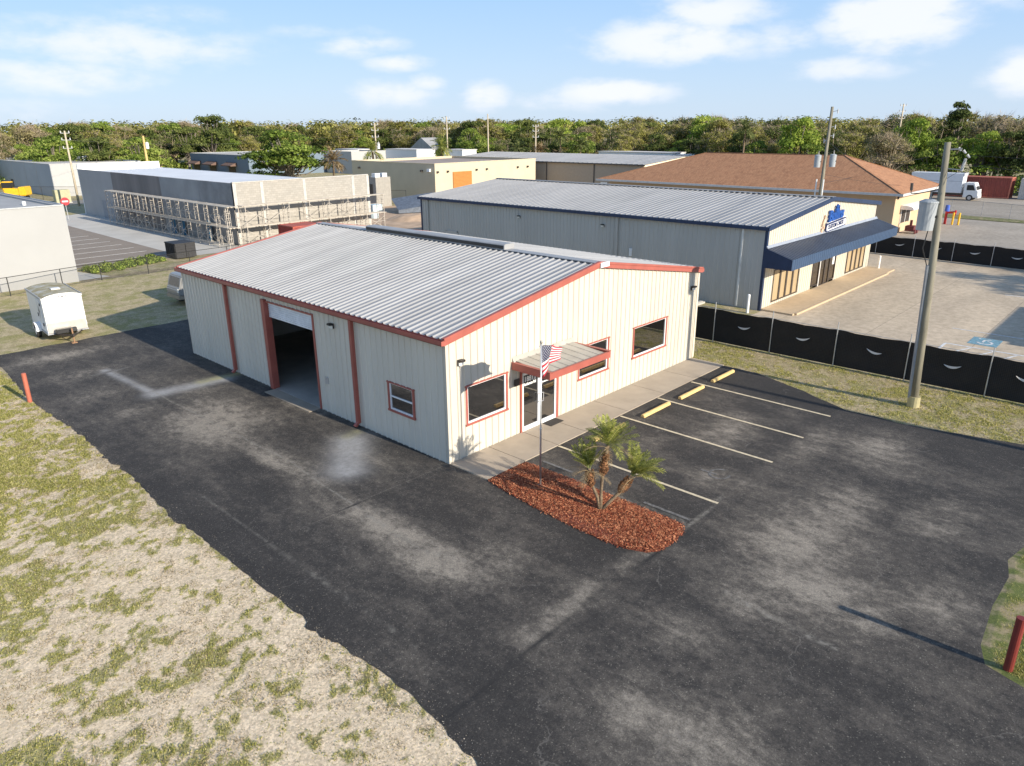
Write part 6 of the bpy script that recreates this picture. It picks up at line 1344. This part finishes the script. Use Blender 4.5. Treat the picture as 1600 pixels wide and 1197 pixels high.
def along(P, step):
    out = []; L = 0
    for a_, b_ in zip(P[:-1], P[1:]):
        d_ = np.linalg.norm(b_-a_); t_ = L
        while t_ < d_: out.append(a_+(b_-a_)*t_/d_); t_ += step
        L = t_-d_
    return out
rw = random.Random(21)
azs = lambda p: math.degrees(math.atan2(p[1]+15.86, p[0]+14.03))
for row in range(6):
    for p in along(front, 7.6+row*.9):
        d_ = p-cam2; D0 = np.linalg.norm(d_); d_ = d_/D0; q = p+d_*(row*8.5+rw.uniform(-2.5, 2.5))+np.array([-d_[1], d_[0]])*rw.uniform(-2.5, 2.5)
        D = np.linalg.norm(q-cam2); az = azs(q); right = (az < 44)
        # skyline height: treetops about one degree above eye level on the left, higher to the right
        el = .0108+.0055*max(0, min(1, (50-az)/35))+.003*max(0, min(1, (18-az)/14)); h_ = (10.2+el*D)*rw.uniform(.80, 1.03)
        if row < 2: h_ *= rw.uniform(.62, .92)
        u = rw.random()
        if right: kk = 'olive' if u < .27 else 'olive2' if u < .42 else 'dark' if u < .66 else 'grey' if u < .84 else 'green2' if u < .94 else 'bright'
        else: kk = 'olive' if u < .26 else 'olive2' if u < .44 else 'grey' if u < .66 else 'green2' if u < .78 else 'green' if u < .92 else 'dark'
        if row == 0: kk = 'green' if u < .38 else 'green2' if u < .62 else 'olive' if u < .8 else 'bright' if u < .9 else 'dark'
        put(kk, q[0], q[1], max(7.5, h_), rw.uniform(.85, 1.1))
# undergrowth and the far wood as one mass
rs = np.random.default_rng(99); Q = []; 
for p in along(front, 1.3):
    for k in range(2):
        c = np.array([p[0]-3+rs.normal(0, 2.2), p[1]+rs.normal(0, 2.2), rs.uniform(.2, 2.6)]); n = 75; v = rs.normal(size=(n, 3)); v /= np.linalg.norm(v, axis=1)[:, None]; pp = c+v*rs.uniform(.7, 1.9)*np.array([1.2, 1.2, .9]); pp[:, 2] = np.abs(pp[:, 2])
        t1 = np.cross(v+rs.normal(0, .5, (n, 3)), rs.normal(size=(n, 3))); t1 /= np.linalg.norm(t1, axis=1)[:, None]; t2 = np.cross(v, t1); s_ = rs.uniform(.16, .36, n)[:, None]; Q.append(np.stack([pp-t1*s_, pp-t2*s_*.6, pp+t1*s_, pp+t2*s_*.6], 1))
soup('undergrowth', np.concatenate(Q), 4, leaf_green, kind='stuff')
Q = []
for k in range(900):
    az = R(rs.uniform(-12, 98)); D = rs.uniform(255, 420); hh_ = 10.2+.008*D+rs.normal(0, .8)-1.0; c = np.array([cam2[0]+D*np.cos(az), cam2[1]+D*np.sin(az), hh_-3.5]); n = 150; v = rs.normal(size=(n, 3)); v /= np.linalg.norm(v, axis=1)[:, None]; pp = c+v*np.array([6, 6, 4.5])*rs.random((n,1))**.4
    t1 = np.cross(v, rs.normal(size=(n, 3))); t1 /= np.linalg.norm(t1, axis=1)[:, None]; t2 = np.cross(v, t1); s_ = rs.uniform(.3, .7, n)[:, None]; Q.append(np.stack([pp-t1*s_, pp-t2*s_*.7, pp+t1*s_, pp+t2*s_*.7], 1))
soup('distant_wood', np.concatenate(Q), 4, leaf_olive, kind='stuff')
# palms in the distance
def palm(label, x, y, h, fr, ln, m_, seed, name='sabal_palm', group=None, up=.2):
    rs_ = random.Random(seed); t = thing(name, label, 'palm', (x, y, 0), group); mb = MB(); mb.path([(x, y, 0), (x+rs_.uniform(-.2, .2), y, h*.5), (x, y, h)], [.22, .17, .17], 7); mb.build('trunk', trunkm, t)
    pcs = []; st_ = MB()
    for k in range(fr):
        th_ = 6.283*k/fr+rs_.uniform(-.2, .2); e_ = rs_.uniform(-.5, 1.2)+up
        frond(rs_, (x, y, h), (math.cos(th_)*math.cos(e_), math.sin(th_)*math.cos(e_), math.sin(e_)), ln*rs_.uniform(.8, 1.1), rs_.uniform(.8, 1.7), nl=16, lw=.07, ll=ln*.38, pieces=pcs, stem=st_)
    soup('crown', np.array([[tuple(v) for v in q] for q in pcs]), 4, m_, t); return t
plf = leafmat('sabal_leaf', (.06, .085, .025), (.17, .20, .06), (.33, .33, .13), .25)
palm('palm with drooping dry fronds in front of the white walled building', 57.5, 91, 5.0, 26, 2.6, dryleaf, 1, 'palm_tree')
palm('feathery yellow green palm behind the beige roof, left of the other roof palm', 60.5, 84.2, 6.6, 24, 2.4, palmleaf, 2, 'palm_tree')
palm('dark feathery palm behind the middle of the beige roof', 77, 86, 6.7, 26, 2.6, palmleaf, 3, 'palm_tree')
palm('round headed sabal palm left of two by the tan warehouse roof', 97, 86, 6.0, 30, 2.1, plf, 4)
palm('brownish sabal palm between two green ones near the tan warehouse', 99, 82, 5.8, 30, 2.0, dryleaf, 5)
palm('tall pale sabal palm behind the tan warehouse roof', 108, 84, 8.2, 34, 2.2, plf, 6)
palm('shorter pale sabal palm right of the tall one behind the tan roof', 109, 79.5, 6.6, 34, 2.1, plf, 7)
palm('dark sabal palm among the oaks over the shingled roof ridge', 117, 48, 9.3, 30, 2.4, plf, 8)
palm('low sabal palm at the wood edge above the box truck', 110, 22, 7.0, 30, 2.4, plf, 9)
# off-frame oaks that dapple the concrete lot
put('olive', 46, -31, 11, 1.1, label='olive oak across the road from the concrete lot, nearer the corner building'); put('olive2', 54, -35, 13, 1.0, label='olive oak farther along the road beside the asphalt lot')
put('olive2', 24.5, -40, 11, .9, label='olive oak by the road beyond the verge')
# shrubs in the bed behind the thin fence
for k in range(30):
    x = 4.3+.62*(k % 10)+.12*math.sin(k*2.1); y = 44.0+.9*(k//10)+.17*(k % 10)+.15*math.cos(k*3.3); rs = np.random.default_rng(300+k); n = 330; v = rs.normal(size=(n, 3)); v /= np.linalg.norm(v, axis=1)[:, None]; v[:, 2] = np.abs(v[:, 2])
    rr_ = rs.uniform(.25, .48); pp = np.array([x, y, .06])+v*(rr_*rs.uniform(.5, 1.05, n))[:, None]*np.array([1, 1, 1.05]); t1 = np.cross(v+rs.normal(0, .7, (n, 3)), rs.normal(size=(n, 3))); t1 /= np.linalg.norm(t1, axis=1)[:, None]; t2 = np.cross(v, t1); s_ = rs.uniform(.04, .09, n)[:, None]
    o = soup('shrub', np.stack([pp-t1*s_, pp-t2*s_*.6, pp+t1*s_, pp+t2*s_*.6], 1), 4, leaf_green if k % 3 else leaf_bright); tag(o, 'low rounded yellow green shrub in the bed behind the thin fence', 'shrub', 'shrubs in the bed beside the taupe parking lot')
for pr in protos.values():
    if '_h' in pr.keys(): del pr['_h']
